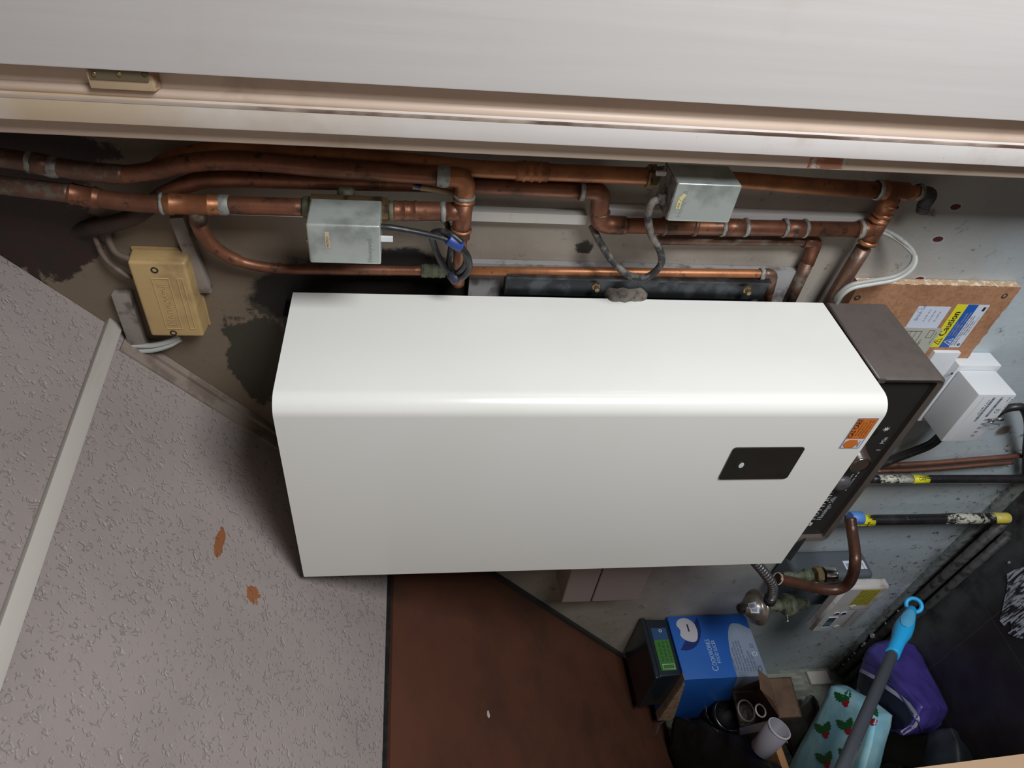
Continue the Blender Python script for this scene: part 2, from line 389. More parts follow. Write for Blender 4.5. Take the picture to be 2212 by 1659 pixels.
def softbox(c8, n=10, k=.35, amp=.004, sc=14, seed=0, mi=0):
    """c8: bottom 4 then top 4 corners (ccw); rounded, slightly crumpled box"""
    c8 = [Vector(c) for c in c8]; bm = bmesh.new(); bmesh.ops.create_cube(bm, size=2); bmesh.ops.subdivide_edges(bm, edges=bm.edges, cuts=n, use_grid_fill=True)
    vs = []
    for v in bm.verts:
        p = v.co.copy(); q = p.normalized() * 1.18; m = max(abs(p.x), abs(p.y), abs(p.z)); e = p.lerp(q, k)
        a, b, c = (e.x + 1) / 2, (e.y + 1) / 2, (e.z + 1) / 2
        f = lambda i: c8[i]
        bot = f(0) * (1 - a) * (1 - b) + f(1) * a * (1 - b) + f(2) * a * b + f(3) * (1 - a) * b
        top = f(4) * (1 - a) * (1 - b) + f(5) * a * (1 - b) + f(6) * a * b + f(7) * (1 - a) * b
        w_ = bot.lerp(top, c); nz = noise.noise_vector(w_ * sc + Vector((seed, 0, 0))) * amp + noise.noise_vector(w_ * sc * 3 + Vector((0, seed, 0))) * amp * .35
        w_ = w_ + nz; w_.z = max(w_.z, .001); w_.x = max(w_.x, XL + .002); w_.z = min(w_.z, SC + SK * w_.x - .012); vs.append(w_)
    fs = [tuple(v.index for v in f.verts) for f in bm.faces]; bm.verts.ensure_lookup_table(); bm.free()
    mb = MB(); mb.add(vs, fs, mi, True); return mb
# ================================================================== THE SETTING
VX, VY, VZ = Vector((1, 0, 0)), Vector((0, 1, 0)), Vector((0, 0, 1))
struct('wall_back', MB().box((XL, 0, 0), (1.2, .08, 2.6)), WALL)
struct('wall_left', MB().box((XL - .08, -2.4, 0), (XL, .08, 2.6)), MOSAIC)
struct('floor', MB().box((XL - .08, -2.4, -.06), (1.2, .08, 0)), FLOOR)
def so(x, y, off=0): return Vector((x, y, SC + SK * x)) + Vector((SK, 0, -1)).normalized() * off
def soslab(name, x0, x1, y0, y1, d0, d1, mat, **k):
    q = [(x0, y0), (x1, y0), (x1, y1), (x0, y1)]
    return struct(name, MB().hexa([so(a, b, d0) for a, b in q], [so(a, b, d1) for a, b in q]), mat, **k)
xg = SO(837, 1500).x
soslab('ceiling', xg + .006, .3, -1.6, -.0005, -.03, 0, TEXT)
soslab('ceiling_panel', XL, xg - .012, -1.6, -.0005, -.03, -.006, HARDB)
soslab('trim_1', xg - .016, xg + .010, -1.6, -.0005, -.04, -.012, BLACK)
# batten across the soffit
b0, b1 = SO(240, 690), SO(12, 1425)
xb = (b0.x + b1.x) / 2
q = [(SO(222, 690).x - .000, -.001), (SO(262, 690).x, -.001)]
tb = MB(); xs0, xs1 = -.742, -.712
tb.hexa([so(xs0, -.02), so(xs0 - .012, -1.5), so(xs1 - .012, -1.5), so(xs1 + .012, -.02)][::1], [so(xs0, -.02, .012), so(xs0 - .012, -1.5, .012), so(xs1 - .012, -1.5, .012), so(xs1 + .012, -.02, .012)])
def batten():
    mb = MB(); a0, a1 = SO(268, 700, .012), SO(238, 683, .012); c0, c1 = SO(20, 1440, .012), SO(-30, 1440, .012)
    d = (c0 - a0) * .35; c0 += d; c1 += d
    nrm = Vector((SK, 0, -1)).normalized() * -.012
    mb.hexa([a0 + nrm, a1 + nrm, c1 + nrm, c0 + nrm], [a0, a1, c1, c0]); return mb
struct('trim_2', batten(), simple('batten_paint', (.46, .42, .38), .6, 0, (.36, .32, .28), 14, vscale=(1, .2, 1), bump=.25, bscale=90), bevel=.0015)
# painted strip where the soffit meets the wall
def strip():
    mb = MB(); n = Vector((SK, 0, -1)).normalized()
    x0, x1 = SO(262, 745).x, -1.13
    for (w0, h) in ((.034, .004), (.012, .010)):
        mb.hexa([so(x0, -.0006), so(x1, -.0006), so(x1, -w0), so(x0, -w0)], [so(x0, -.0006, h), so(x1, -.0006, h), so(x1, -w0, h), so(x0, -w0, h)])
    return mb
struct('trim_3', strip(), simple('strip_paint', (.26, .21, .175), .6, 0, (.17, .13, .105), 25))
soslab('trim_4', -1.86, -1.14, -.010, -.0005, -.008, .004, simple('dark_gap', (.02, .018, .016), .8))

# door frame and door leaf on the right of the cupboard
yD, yB, yA = -.147, -.128, -.144
def vedge(u0, v0, u1, v1, y):
    a, b = Y(u0, v0, y), Y(u1, v1, y); return (a.x + b.x) / 2
xE1 = vedge(0, 139, 2212, 262, yD)
xE2 = vedge(0, 198, 2212, 302, yB); xE3 = vedge(0, 263, 2212, 356, yA); xE4 = vedge(0, 292, 2212, 382, yB)
struct('door_1', MB().box((xE1, yD, .02), (.62, yD + .038, 2.25)), DOORP, bevel=.002)
struct('wall_right', MB().box((xE2 + .008, yB, 0), (1.2, -.06, 2.6)).box((xE2 + .03, -.0605, 0), (xE2 + .10, -.0005, 2.6)), FRAMET)  # second box: unseen stud added behind the frame to block light
xm = vedge(0, 190, 2212, 293, yB)
struct('trim_5', MB().lathe((xE2 + .004, yB - .001, 0), VZ, [(0, .0055), (2.5, .0055)], 16), FRAMET)
struct('trim_6', MB().box((xE3, yA, 0), (xE2 + .001, -.07, 2.6)), FRAME, bevel=.0015)
struct('trim_7', MB().box((xE4, yB, 0), (xE3 + .001, -.104, 2.6)), FRAMET, bevel=.002, bseg=3)
struct('trim_8', MB().box((xE2 - .0006, yA - .0004, 0), (xE2 + .0016, yA + .003, 2.6)), simple('dark_crack', (.10, .055, .035), .8, 0, (.42, .33, .27), 12, .42, .62, vscale=(1, 1, .6)))
# keep box on the frame
p0 = Y(183, 150, yB - .012); p1 = Y(333, 178, yB - .012)
t = thing('lock_keep', (xE2 + .02, yB, p1.z), 'old painted metal lock keep on the yellowed door frame, upper end', 'lock keep')
za, zb = Y(182, 165, yB - .012).z, Y(340, 185, yB - .012).z
KEEP = simple('keep_painted', (.46, .34, .21), .5, 0, (.26, .16, .09), 50, .5, .65)
KEEPD = simple('keep_dark', (.15, .12, .07), .4, .3)
xk0 = Y(250, 196, yB - .013).x; xk1 = Y(250, 172, yB - .013).x
obj('keep_body', MB().hexa([(xk0, yB - .001, za), (xk0 + .035, yB - .001, za), (xk0 + .035, yB - .001, zb), (xk0, yB - .001, zb)],
    [(xk0 + .001, yB - .013, za - .003), (xk0 + .035, yB - .013, za - .003), (xk0 + .035, yB - .013, zb + .003), (xk0 + .001, yB - .013, zb + .003)]), KEEP, t, bevel=.001)
obj('striking_plate', MB().box((xk1, yB - .0145, za - .006), (xk1 + .03, yB - .013, zb + .006)), KEEPD, t)
for u in (203, 257, 312):
    c = Y(u, 160, yB - .0145); obj('screw', MB().lathe(c + Vector((0, .001, 0)), -VY, [(0, .0026), (.0016, .0026), (.0022, .0012)], 10), BRASS, t)
# loose block of bare wood on the frame edge
q = [Y(1745, 364, yB - .0015), Y(1822, 364, yB - .0015), Y(1834, 342, yB - .0015), Y(1752, 338, yB - .0015)]
obj_ = obj('hinge_packer', MB().prism(q, (0, .012, 0)), simple('flaked_red_wood', (.36, .14, .08), .8, 0, (.60, .52, .47), 60, .5, .6, bump=.5), bevel=.001)
put(obj_, 'small bare reddish wood packer on the frame edge beside the pipes', 'packer')

# skirting, floor pipes
def fl(u, v, z): return Z(u, v, z)
struct('baseboard_back', MB().box((XL, -.010, 0), (.9, 0, .034)), simple('dirty_skirting', (.20, .22, .21), .7, 0, (.07, .07, .065), 60, .42, .7, bump=.6, bscale=90))
for (yy, zz, r, lab, nm) in ((-.026, .016, .011, 'dark painted pipe along the skirting, the one nearer the wall', 0), (-.052, .011, .009, 'thin dark pipe on the floor, outer of the skirting pair', 1)):
    o = obj('floor_pipe', MB().tube([(XL + .02, yy, zz), (-1.6, yy - .002, zz), (-1.185 if nm == 0 else -1.2, yy - (.012 if nm == 0 else .01), zz)], r), simple('grimy_pipe', (.06, .06, .057), .5, 0, (.02, .018, .016), 50, bump=.3))
    put(o, lab, 'pipe')

# ================================================================== BOILER
bx1 = -.588; byb = -.04; byf = -.252
bz1 = 1.492; bz0 = .716
bx0 = Y(657, 1249, byf).x
print('boiler', bx0, bz0)
bo = thing('boiler', ((bx0 + bx1) / 2, -.1, .604), 'large white wall-hung boiler casing above dark brown control base', 'boiler')
rr = .024; prof = [(bx1, byb), (bx1, byf + rr)]
for k in range(1, 9): a = math.pi / 2 * k / 8; prof.append((bx1 - rr + rr * math.cos(a), byf + rr - rr * math.sin(a)))
prof.append((bx0 + .004, byf)); prof.append((bx0, byf + .004)); prof.append((bx0, byb))
th = .0025; cxm = (bx0 + bx1) / 2
def inn(p): return (p[0] + (th if p[0] < cxm else -th), p[1] + th if p[1] < -.1 else p[1])
mb = MB(); n = len(prof)
vo = [Vector((x, y, bz0)) for x, y in prof] + [Vector((x, y, bz1)) for x, y in prof]
vi = [Vector((*inn(p), bz0)) for p in prof] + [Vector((*inn(p), bz1 - th)) for p in prof]
fs = [(i, i + 1, n + i + 1, n + i) for i in range(n - 1)]
mb.add(vo, fs, 0, True); mb.add(vi, [f[::-1] for f in fs], 0, True)
mb.add(vo[n:], [tuple(range(n))]); mb.add(vi[n:], [tuple(range(n))[::-1]])
mb.add(vo[:n] + vi[:n], [(i, n + i, n + i + 1, i + 1) for i in range(n - 1)])
cas = obj('casing', mb, WHITEB, bo); cas.data.set_sharp_from_angle(angle=.6)
# inner body above the base
obj('combustion_chamber', MB().box((bx0 + .02, byf + .03, bz0 + .012), (bx1 - .02, byb, bz1 - .03)), BLACK, bo)
# side groove where the casing meets the base
gz = .708
# dark base: right-hand cheek, front panel, bottom lip
by2 = -.203; blx = Y(1793, 1168, -.2).x; bzb = .604
def basecheek():
    mb = MB(); r = .016
    out = [(byb, gz), (by2, gz), (by2, bzb + r)]
    for k in range(1, 7): a = math.pi / 2 * k / 6; out.append((by2 + r - r * math.cos(a), bzb + r - r * math.sin(a)))
    out.append((byb, bzb)); mb.prism([(bx1, y, z) for y, z in out], (-.003, 0, 0)); return mb
def lip():
    mb = MB(); r = .016; tcx = .016
    # U shaped front rim around the panel
    def rim(inset):
        x0, x1, z0 = blx + inset, bx1 - inset, bzb + inset; rr = max(r - inset, .003); o = [(x1, gz)]
        for k in range(0, 7): a = math.pi / 2 * k / 6; o.append((x1 - rr + rr * math.cos(a), z0 + rr - rr * math.sin(a)))
        for k in range(0, 7): a = math.pi / 2 * k / 6; o.append((x0 + rr - rr * math.sin(a), z0 + rr - rr * math.cos(a)))
        o.append((x0, gz)); return o
    a, b, c = rim(0), rim(.004), rim(.011); n = len(a)
    L = [[(x, byb, z) for x, z in a], [(x, by2 + .004, z) for x, z in a], [(x, by2, z) for x, z in b], [(x, by2 + .003, z) for x, z in c], [(x, by2 + .012, z) for x, z in c]]
    for i in range(len(L) - 1): mb.add(L[i] + L[i + 1], [(k, k + 1, n + k + 1, n + k) for k in range(n - 1)], 0, True)
    return mb
lo = obj('base_rim', lip(), BROWN, bo); lo.data.set_sharp_from_angle(angle=.8)
panel = obj('control_panel', MB().box((blx + .008, by2 + .010, bzb + .008), (bx1 - .008, by2 + .014, .735)), BROWND, bo)
obj('seam_fold', MB().tube([(bx1 - .002, byb, gz + .001), (bx1 - .002, by2 - .002, gz + .001)], .0028, 8).box((bx1 - .006, by2 - .004, gz - .006), (bx1 + .001, by2 - .001, gz + .005)), BROWN, bo)
pf = FR((0, by2 + .010, 0), VX, VZ)
def pt(fr_y, u, v): p = Y(u, v, fr_y); return p.x, p.z
kn = MB(); kc = Vector((pt(by2, 1862, 985)[0], by2 + .010, pt(by2, 1862, 985)[1] + .012))
kn.lathe(kc, -VY, [(0, .021), (.003, .021), (.004, .019), (.026, .017), (.028, .015)], 24)
kb = obj('thermostat_knob', kn, simple('knob_brown', (.055, .036, .030), .28), bo)
obj('knob_rim', MB().lathe(kc - VY * .028, -VY, [(0, .0155), (.0008, .0155), (.0008, .0135)], 24, caps=False), CHROME, kb)
mb = MB(); c = pt(by2 + .01, 1829, 1040); mb.lathe(Vector((c[0], by2 + .010, c[1] + .012)), -VY, [(0, .016), (.004, .016), (.010, .013), (.012, .006)], 24)
obj('ignition_button', mb, simple('grey_button', (.075, .073, .075), .4), bo)
mb = MB(); c = pt(by2 + .01, 1896, 928); slab(mb, FR((0, by2 + .010, 0), VX, VZ), circ(c[0], c[1] + .012, .010), 0, .006); obj('indicator_knob', mb, BLACK, bo)
mb = MB(); fr = FR((0, by2 + .0095, 0), VX, VZ)
c = pt(by2 + .01, 1914, 926); st = []
for k in range(16): a = math.pi * 2 * k / 16; r_ = .0062 if k % 2 == 0 else .0022; st.append((c[0] + r_ * math.cos(a), c[1] + r_ * math.sin(a)))
mb.add([fr.p(c[0], c[1], .0004)] + [fr.p(x, y, .0004) for x, y in st], [(0, 1 + k, 1 + (k + 1) % 16) for k in range(16)])
c = pt(by2 + .01, 1908, 958); text(mb, fr, 'Min', c[0], c[1], .0105)
c = pt(by2 + .01, 1905, 966); mb.poly([fr.p(c[0] - .006, c[1], .0004), fr.p(c[0] - .005, c[1], .0004), fr.p(c[0] - .005, c[1] + .007, .0004), fr.p(c[0] - .006, c[1] + .007, .0004)])
c = pt(by2 + .01, 1827, 1059); squig(mb, fr, c[0], c[1], .052, .0042); squig(mb, fr, c[0], c[1] + .007, .046, .0042)
obj('dial_marks', mb, WINK, panel); mb = MB()
c = pt(by2 + .01, 1772, 1122); text(mb, fr, 'Flamingo 50s', c[0], c[1], .0125, bold=.0003)
text(mb, fr, 'POTTERTON', c[0] + .001, c[1] + .0105, .0215, sx=.8, bold=.0005)
c = pt(by2 + .01, 1757, 1135); 
obj('panel_lettering', mb, WINK, panel); mb = MB(); slab(mb, fr, rect(c[0], c[1] + .004, c[0] + .012, c[1] + .010), .0002, .0005)
for (x0, y0, x1, y1) in ((0, 0, .0012, .02), (0, 0, .012, .0012), (.0108, 0, .012, .02)): slab(mb, fr, rect(c[0] + x0, c[1] + y0 + .004, c[0] + x1, c[1] + y1 + .004), .0002, .0005)
obj('panel_logo', mb, WINK, panel)
# lower chassis left of the panel, black void and plates
ch = MB(); xl2 = Y(1690, 1262, -.16).x
ch.box((bx0 + .035, -.15, .66), (blx + .002, byb, .735)); obj('burner_tray', ch, BLACK, bo)
pl = MB(); yy = -.225
q = [Y(1685, 1240, yy), Y(1722, 1168, yy), Y(1740, 1192, yy), Y(1742, 1225, yy), Y(1722, 1262, yy), Y(1680, 1256, yy)]
xa, xb_ = bx0 + .012, blx - .004
zt = .735
pl.prism([(xa, yy, zt), (xa, yy, .688), (xa + .02, yy, .672), (xb_ - .018, yy, .672), (xb_ - .004, yy, .690), (xb_ - .004, yy, zt)], (0, .003, 0))
pl.box((xa, yy, .672 + .016), (xa + .003, byb - .02, zt))
obj('chassis_plate', pl, simple('dark_steel', (.035, .034, .034), .5, .4, (.05, .048, .045), 40), bo)
# wall plate behind the casing
bp = MB(); q0, q1 = Y(962, 600, -.012), Y(1700, 642, -.012)
xr = X(1, 1, 1)  # placeholder for scale
zz1, zz0 = Y(1090, 610, -.02).z, Y(1640, 640, -.02).z
bp.box((bx0 + .03, -.012, zz0 - .06), (-.552, -.001, zz1 + .05))
obj('wall_plate', bp, simple('plate_grey', (.33, .32, .32), .55, .2, (.14, .12, .11), 40, .5, .7), bo)
bk = MB(); bk.box((-.592, -.030, zz0), (-.558, -.0125, zz1)); bk.box((-.560, -.036, zz0), (-.557, -.0125, zz1))
obj('mounting_rail', bk, simple('galvanised_dark', (.035, .038, .042), .35, .7, (.09, .10, .11), 30), bo)
for u in (1285, 1612):
    z_ = Y(u, 632, -.04).z; obj('bolt', MB().lathe((-.568, -.036, z_), -VY, [(0, .006), (.004, .006), (.0045, .004), (.012, .0035)], 6, smooth=False), BRASS, bo)
fa, fb = Y(606, 674, -.03), Y(600, 742, -.03); obj('flue_box', MB().box((fb.x, byb, 1.36), (fa.x, -.001, 1.511)), BLACK, bo)
# round dust mound
z_ = Y(1350, 635, -.035).z; obj('dust_heap', softbox([(-.602, -.05, z_ - .032), (-.577, -.046, z_ - .032), (-.577, -.012, z_ - .032), (-.602, -.012, z_ - .032), (-.602, -.046, z_ + .03), (-.575, -.044, z_ + .026), (-.575, -.012, z_ + .026), (-.602, -.012, z_ + .03)], 8, .6, .006, 60, 1), DUST, bo)
# inspection cover on the front
ff = FR((0, byf, 0), VX, VZ)
cv = [Y(u, v, byf) for u, v in ((1584, 965), (1737, 965), (1700, 1033), (1552, 1033))]
cz1, cz0 = (cv[0].z + cv[3].z) / 2, (cv[1].z + cv[2].z) / 2; cx1_, cx0_ = (cv[0].x + cv[1].x) / 2, (cv[2].x + cv[3].x) / 2
mb = MB(); hc = Y(1596, 1001, byf)
slab(mb, ff, rect(cx0_, cz0, cx1_, cz1, .005), .0002, .0022)
cvr = obj('inspection_cover', mb, COVERB, bo, bevel=.0008)
mb = MB(); slab(mb, ff, circ(hc.x, hc.z, .0075), .0018, .0026, 1); slab(mb, ff, circ(hc.x - .001, hc.z - .003, .0055, .0035), .0026, .0029, 0)
obj('finger_hole', mb, [WPLAST, BLACK], cvr)
# service sticker
sk = [Y(u, v, byf) for u, v in ((1851, 902), (1896, 902), (1860, 969), (1813, 969))]
sz1, sz0 = (sk[0].z + sk[3].z) / 2, (sk[1].z + sk[2].z) / 2; sx1, sx0 = (sk[0].x + sk[1].x) / 2, (sk[2].x + sk[3].x) / 2
W_, H_ = sx1 - sx0, sz1 - sz0
sf = FR((sx0, byf, sz0), VX, VZ)
mb = MB(); slab(mb, sf, rect(0, 0, W_, H_, .002), .0001, .0003, 0); slab(mb, sf, rect(.0012, .0012, W_ - .0012, H_ - .0012, .0018), .0003, .0005, 1)
slab(mb, sf, rect(.002, .002, W_ - .002, H_ - .002, .0016), .0005, .0006, 0); slab(mb, sf, rect(W_ * .34, .002, W_ - .002, H_ - .002, .0014), .0006, .0008, 2)
sh = [(.5 * W_ * .34 + a * W_ * .13, H_ * .60 + b * H_ * .27) for a, b in ((-1, -.9), (-.3, -1.25), (0, -1.5), (.3, -1.25), (1, -.9), (1.02, .5), (.6, .95), (0, 1.15), (-.6, .95), (-1.02, .5))]
slab(mb, sf, sh, .0006, .0008, 2)
sti = obj('service_sticker', mb, [PAPER, INK, ORANGE], bo); put(sti, 'orange and white service sticker')
mb = MB(); _vs, _ = glyphs('GAS CARE', H_ * .27); text(mb, sf, 'GAS CARE', W_ * .37, H_ * .72, H_ * .27, .0009, sx=W_ * .58 / max(v.x for v in _vs), bold=.0002)
for k in range(4): squig(mb, sf, W_ * (.44 if k < 2 else .38), H_ * (.58 - k * .135), W_ * (.42 if k < 2 else .54), H_ * .11, .0009)
squig(mb, sf, W_ * .08, H_ * .16, W_ * .2, H_ * .12, .0009)
obj('sticker_lettering', mb, INK, sti)

# ================================================================== PIPES
def pipe(name, label, pts, r, mat, y=None, fil=0, smooth=False, catg='pipe', group=None, seg=16):
    P = [Y(p[0], p[1], p[2] if len(p) > 2 else y) for p in pts]
    root = thing(name, P[-1], label, catg, group)
    path = cat(P) if smooth else (fillet(P, fil) if fil else P)
    obj('tube', MB().tube(path, r, seg), mat, root); return root, P
def seg(u0, v0, u1, v1, y): a, b = Y(u0, v0, y), Y(u1, v1, y); return a, (b - a).normalized(), (b - a).length
def coupling(root, u0, v0, u1, v1, y, r, mat, name='coupling', ridges=(.25, .75), mid=False, y2=None):
    a, b = Y(u0, v0, y), Y(u1, v1, y2 if y2 is not None else y); d = (b - a).normalized(); L = (b - a).length; pr = [(0, r * 1.02), (.0006, r * 1.13)]
    for q in ridges: pr += [(q * L - .0022, r * 1.13), (q * L - .0008, r * 1.24), (q * L + .0008, r * 1.24), (q * L + .0022, r * 1.13)]
    pr += [(L - .0006, r * 1.13), (L, r * 1.02)]
    return obj(name, MB().lathe(a, d, pr, 20), mat, root)
def ring(root, u, v, u2, v2, y, r, mat=SOLDER, L=.005, name='solder_ring', k=1.14):
    a, d, l = seg(u, v, u2, v2, y); mb = MB(); sgs = 18; aa = d.orthogonal().normalized(); bb = d.cross(aa); vs = []
    pr = [(-L * .7, .99), (-L * .4, k * .97), (0, k), (L * .4, k * .97), (L * .7, .99)]
    for t, q in pr:
        for j in range(sgs):
            th_ = 2 * math.pi * j / sgs; jit = 1 + R_.uniform(-.03, .04) if .99 < q else 1
            vs.append(a + d * (t + R_.uniform(-.0006, .0006)) + (aa * math.cos(th_) + bb * math.sin(th_)) * r * q * jit)
    fs = [(i * sgs + j, i * sgs + (j + 1) % sgs, (i + 1) * sgs + (j + 1) % sgs, (i + 1) * sgs + j) for i in range(4) for j in range(sgs)]
    mb.add(vs, fs, 0, True); return obj(name, mb, mat, root)
R22 = .0108; R15 = .0070
yA_, yB_, yC_, yE_ = -.052, -.030, -.028, -.050
# A: front pipe, top left, ends in an elbow that drops to the tee
pA, _ = pipe('copper_pipe', 'thick dull copper pipe bending down the upper left, ending at a soldered elbow', [(-300, 318), (-60, 335), (63, 350), (104, 358), (190, 371), (269, 377), (332, 369), (396, 354), (475, 347), (590, 352), (700, 363), (830, 372), (948, 380)], R22, COPPER, yA_, smooth=True)
obj('dusty_end', MB().tube(cat([Y(-300, 318, yA_), Y(-60, 335, yA_), Y(63, 350, yA_), Y(104, 358, yA_), Y(190, 371, yA_), Y(269, 377, yA_)]), R22 * 1.03), COPPERD, pA)
ring(pA, 66, 350, 104, 357, yA_, R22 * 1.05, SOLDER, .005); coupling(pA, 64, 350, 108, 359, yA_, R22, COPPERD, ridges=()); ring(pA, 112, 360, 130, 363, yA_, R22, SOLDER, .012)
Pel = [Y(948, 380, yA_), Y(1008, 385, yA_), Y(999, 456, yA_), Y(996, 512, yA_)]
obj('elbow', MB().tube(fillet(Pel[:2] + [Y(1001, 436, yA_)], .02), R22 * 1.14), COPPER2, pA)
ring(pA, 958, 381, 975, 382, yA_, R22 * 1.1, SOLDER, .012); ring(pA, 1003, 424, 1001, 440, yA_, R22 * 1.1, SOLDER, .004)
obj('tee', MB().tube([Y(1002, 430, yA_), Y(995, 512, yA_)], R22 * 1.14).tube([Y(999, 458, yA_), Y(957, 457, yE_)], R22 * 1.12), COPPER, pA)
ring(pA, 1002, 432, 1001, 440, yA_, R22 * 1.14, COPPER2, .003, 'collar'); ring(pA, 997, 495, 996, 505, yA_, R22 * 1.14, COPPER2, .003, 'collar')
obj('drop_pipe', MB().tube(cat([Y(995, 505, yA_), Y(993, 560, -.045), Y(990, 612, -.03)]), R22 * .82), COPPER, pA)
# B: pipe behind, right through the lower actuator to the air vent
pB, _ = pipe('copper_pipe', 'long bright copper pipe closest to the door frame, passing behind the right hand actuator', [(330, 372), (360, 350), (411, 334), (500, 322), (600, 330), (853, 347), (1011, 363), (1138, 370), (1300, 377), (1405, 381)], R22, COPPER2, yB_, smooth=True)
obj('tube', MB().tube([Y(1400, 381, yB_), Y(1600, 390, yB_), Y(1740, 401, yB_), Y(1905, 411, yB_)], R22), COPPER2, pB)
coupling(pB, 1114, 369, 1184, 372, yB_, R22, COPPER2, ridges=(.25, .5, .75))
ring(pB, 1897, 410, 1915, 411, yB_, R22 * 1.12)
obj('tee', MB().lathe(Y(1899, 410, yB_), Y(1990, 417, yB_) - Y(1899, 410, yB_), [(0, R22 * 1.02), (.001, R22 * 1.16), (.007, R22 * 1.16), (.008, R22 * 1.24), (.0095, R22 * 1.24), (.0105, R22 * 1.15), (.040, R22 * 1.15), (.045, R22 * .8), (.050, R22 * .8), (.052, R22 * .95), (.055, R22 * .8), (.062, R22 * .8)], 20)
    .tube([Y(1932, 415, yB_), Y(1908, 460, yB_)], R22 * 1.12), COPPER2, pB)
ring(pB, 1920, 443, 1914, 452, yB_, R22 * 1.12, COPPER2, .003, 'collar'); ring(pB, 1908, 462, 1902, 474, yB_, R22 * 1.12, COPPER2, .004, 'collar')
vent = [Y(1975, 414, yB_), Y(2006, 419, yB_), Y(2000, 440, yB_)]
ring(pB, 1984, 415, 1996, 417, yB_, R22 * .95)
obj('air_vent', MB().tube(fillet([Y(1988, 416, yB_), Y(2013, 418, yB_ - .002), Y(1993, 448, yB_ - .004)], .012), R22 * .82).lathe(Y(1996, 443, yB_ - .004), Y(1992, 462, yB_ - .004) - Y(1996, 443, yB_ - .004), [(0, .0085), (.002, .0085), (.003, .0075), (.004, .0085), (.006, .0085), (.007, .0075), (.008, .0085), (.010, .0085), (.011, .006)], 16), simple('dark_vent', (.035, .033, .033), .6, .2, (.08, .08, .075), 80), pB)
# slanting pipe from the second tee to the boiler
sl = [Y(1905, 466, yB_), Y(1884, 497, yB_), Y(1866, 535, yB_), Y(1828, 596, yB_), Y(1788, 662, yB_)]
obj('branch_pipe', MB().tube(sl[2:] + [Y(1778, 690, yB_)], R22), COPPERD, pB)
obj('lower_tee', MB().tube([sl[0], Y(1872, 526, yB_)], R22 * 1.14).tube([Y(1884, 494, yB_), Y(1850, 496, yC_)], R22 * 1.12), COPPER, pB)
for a_ in ((1899, 474, 1892, 486), (1874, 521, 1866, 535)): ring(pB, *a_, yB_, R22 * 1.13, COPPER2, .004, 'collar')
ring(pB, 1857, 496, 1848, 496, yC_, R22 * 1.12)
# C
pC, _ = pipe('copper_pipe', 'copper pipe with a double bend in its middle, joining the tee at the right', [(348, 425), (411, 396), (475, 386), (700, 391), (900, 396), (1021, 400), (1255, 411)], R22, COPPERD if 0 else COPPER, yC_, smooth=True)
obj('dark_end', MB().tube(cat([Y(150, 500, .02), Y(205, 492, -.010), Y(285, 470, yC_), Y(330, 438, yC_), Y(356, 420, yC_)]), R22), simple('shaded_copper', (.055, .032, .022), .6, .3, (.03, .02, .015), 40), pC)  # left end fades into the dark, shade put into its colour
eC = fillet([Y(1250, 411, yC_), Y(1300, 412, yC_), Y(1291, 484, yC_), Y(1345, 487, yC_)], .022)
obj('double_elbow', MB().tube(eC, R22 * 1.16), COPPER, pC)
ring(pC, 1257, 411, 1270, 411, yC_, R22 * 1.1); ring(pC, 1296, 459, 1295, 470, yC_, R22 * 1.12, COPPERD, .002, 'joint')
obj('tube', MB().tube([Y(1340, 487, yC_), Y(1600, 491, yC_), Y(1860, 496, yC_)], R22), COPPER, pC)
coupling(pC, 1342, 487, 1352, 487, yC_, R22, COPPERD, ridges=()); 
for u in (1434, 1500, 1561, 1610, 1694, 1738): ring(pC, u, 488.5 + (u - 1434) * .016, u + 10, 488.6 + (u - 1434) * .016, yC_, R22 * 1.08, SOLDER if u not in (1434, 1500) else COPPERD, .004)
coupling(pC, 1561, 491, 1606, 492, yC_, R22, COPPER, ridges=()); coupling(pC, 1694, 493, 1738, 494, yC_, R22, COPPER, ridges=())
# E
pE, _ = pipe('copper_pipe', 'dull copper pipe entering low at the left and feeding the left hand actuator', [(-300, 355), (-60, 385), (0, 399), (95, 411), (152, 418), (221, 430), (290, 438), (348, 440), (478, 443), (660, 448)], R22, COPPER, yE_, smooth=True)
obj('dusty_end', MB().tube(cat([Y(-300, 355, yE_), Y(-60, 385, yE_), Y(0, 399, yE_), Y(95, 411, yE_), Y(152, 418, yE_)]), R22 * 1.03), COPPERD, pE)
coupling(pE, 150, 418, 218, 430, yE_, R22, COPPER, ridges=(.1, .8)); coupling(pE, 352, 440, 478, 443, yE_, R22, COPPER2, 'tee', (.15, .8))
ring(pE, 352, 440, 370, 440, yE_, R22 * 1.12, SOLDER, .003); ring(pE, 484, 443, 500, 443, yE_, R22 * 1.02, SOLDER, .010)
obj('tee_branch', MB().tube([Y(425, 443, yE_), Y(428, 478, yE_ + .005)], R22), COPPERD, pE)
obj('valve_nut', MB().lathe(Y(812, 452, yE_), Y(850, 454, yE_) - Y(812, 452, yE_), [(0, .014), (.002, .0155), (.013, .0155), (.015, .0145)], 6, smooth=False), BRASS, pE)
coupling(pE, 836, 455, 960, 457, yE_, R22 * .98, COPPER, 'fitting', (.14, .32, .50))
ring(pE, 957, 457, 966, 457, yE_, R22 * 1.14); ring(pE, 846, 455, 856, 455, yE_, R22 * 1.05, VERD)
obj('fitting', MB().tube([Y(905, 456, yE_), Y(960, 457, yE_)], R22 * .95), COPPER2, pE)
obj('valve_body', MB().lathe(Y(655, 448, yE_), Y(815, 452, yE_) - Y(655, 448, yE_), [(0, .013), (.01, .014), (.025, .016), (.05, .017), (.07, .014), (.085, .014)], 16).lathe(Y(748, 420, yE_ + .012), VX, [(0, .011), (.006, .011), (.010, .007)], 16), VERD, pE)
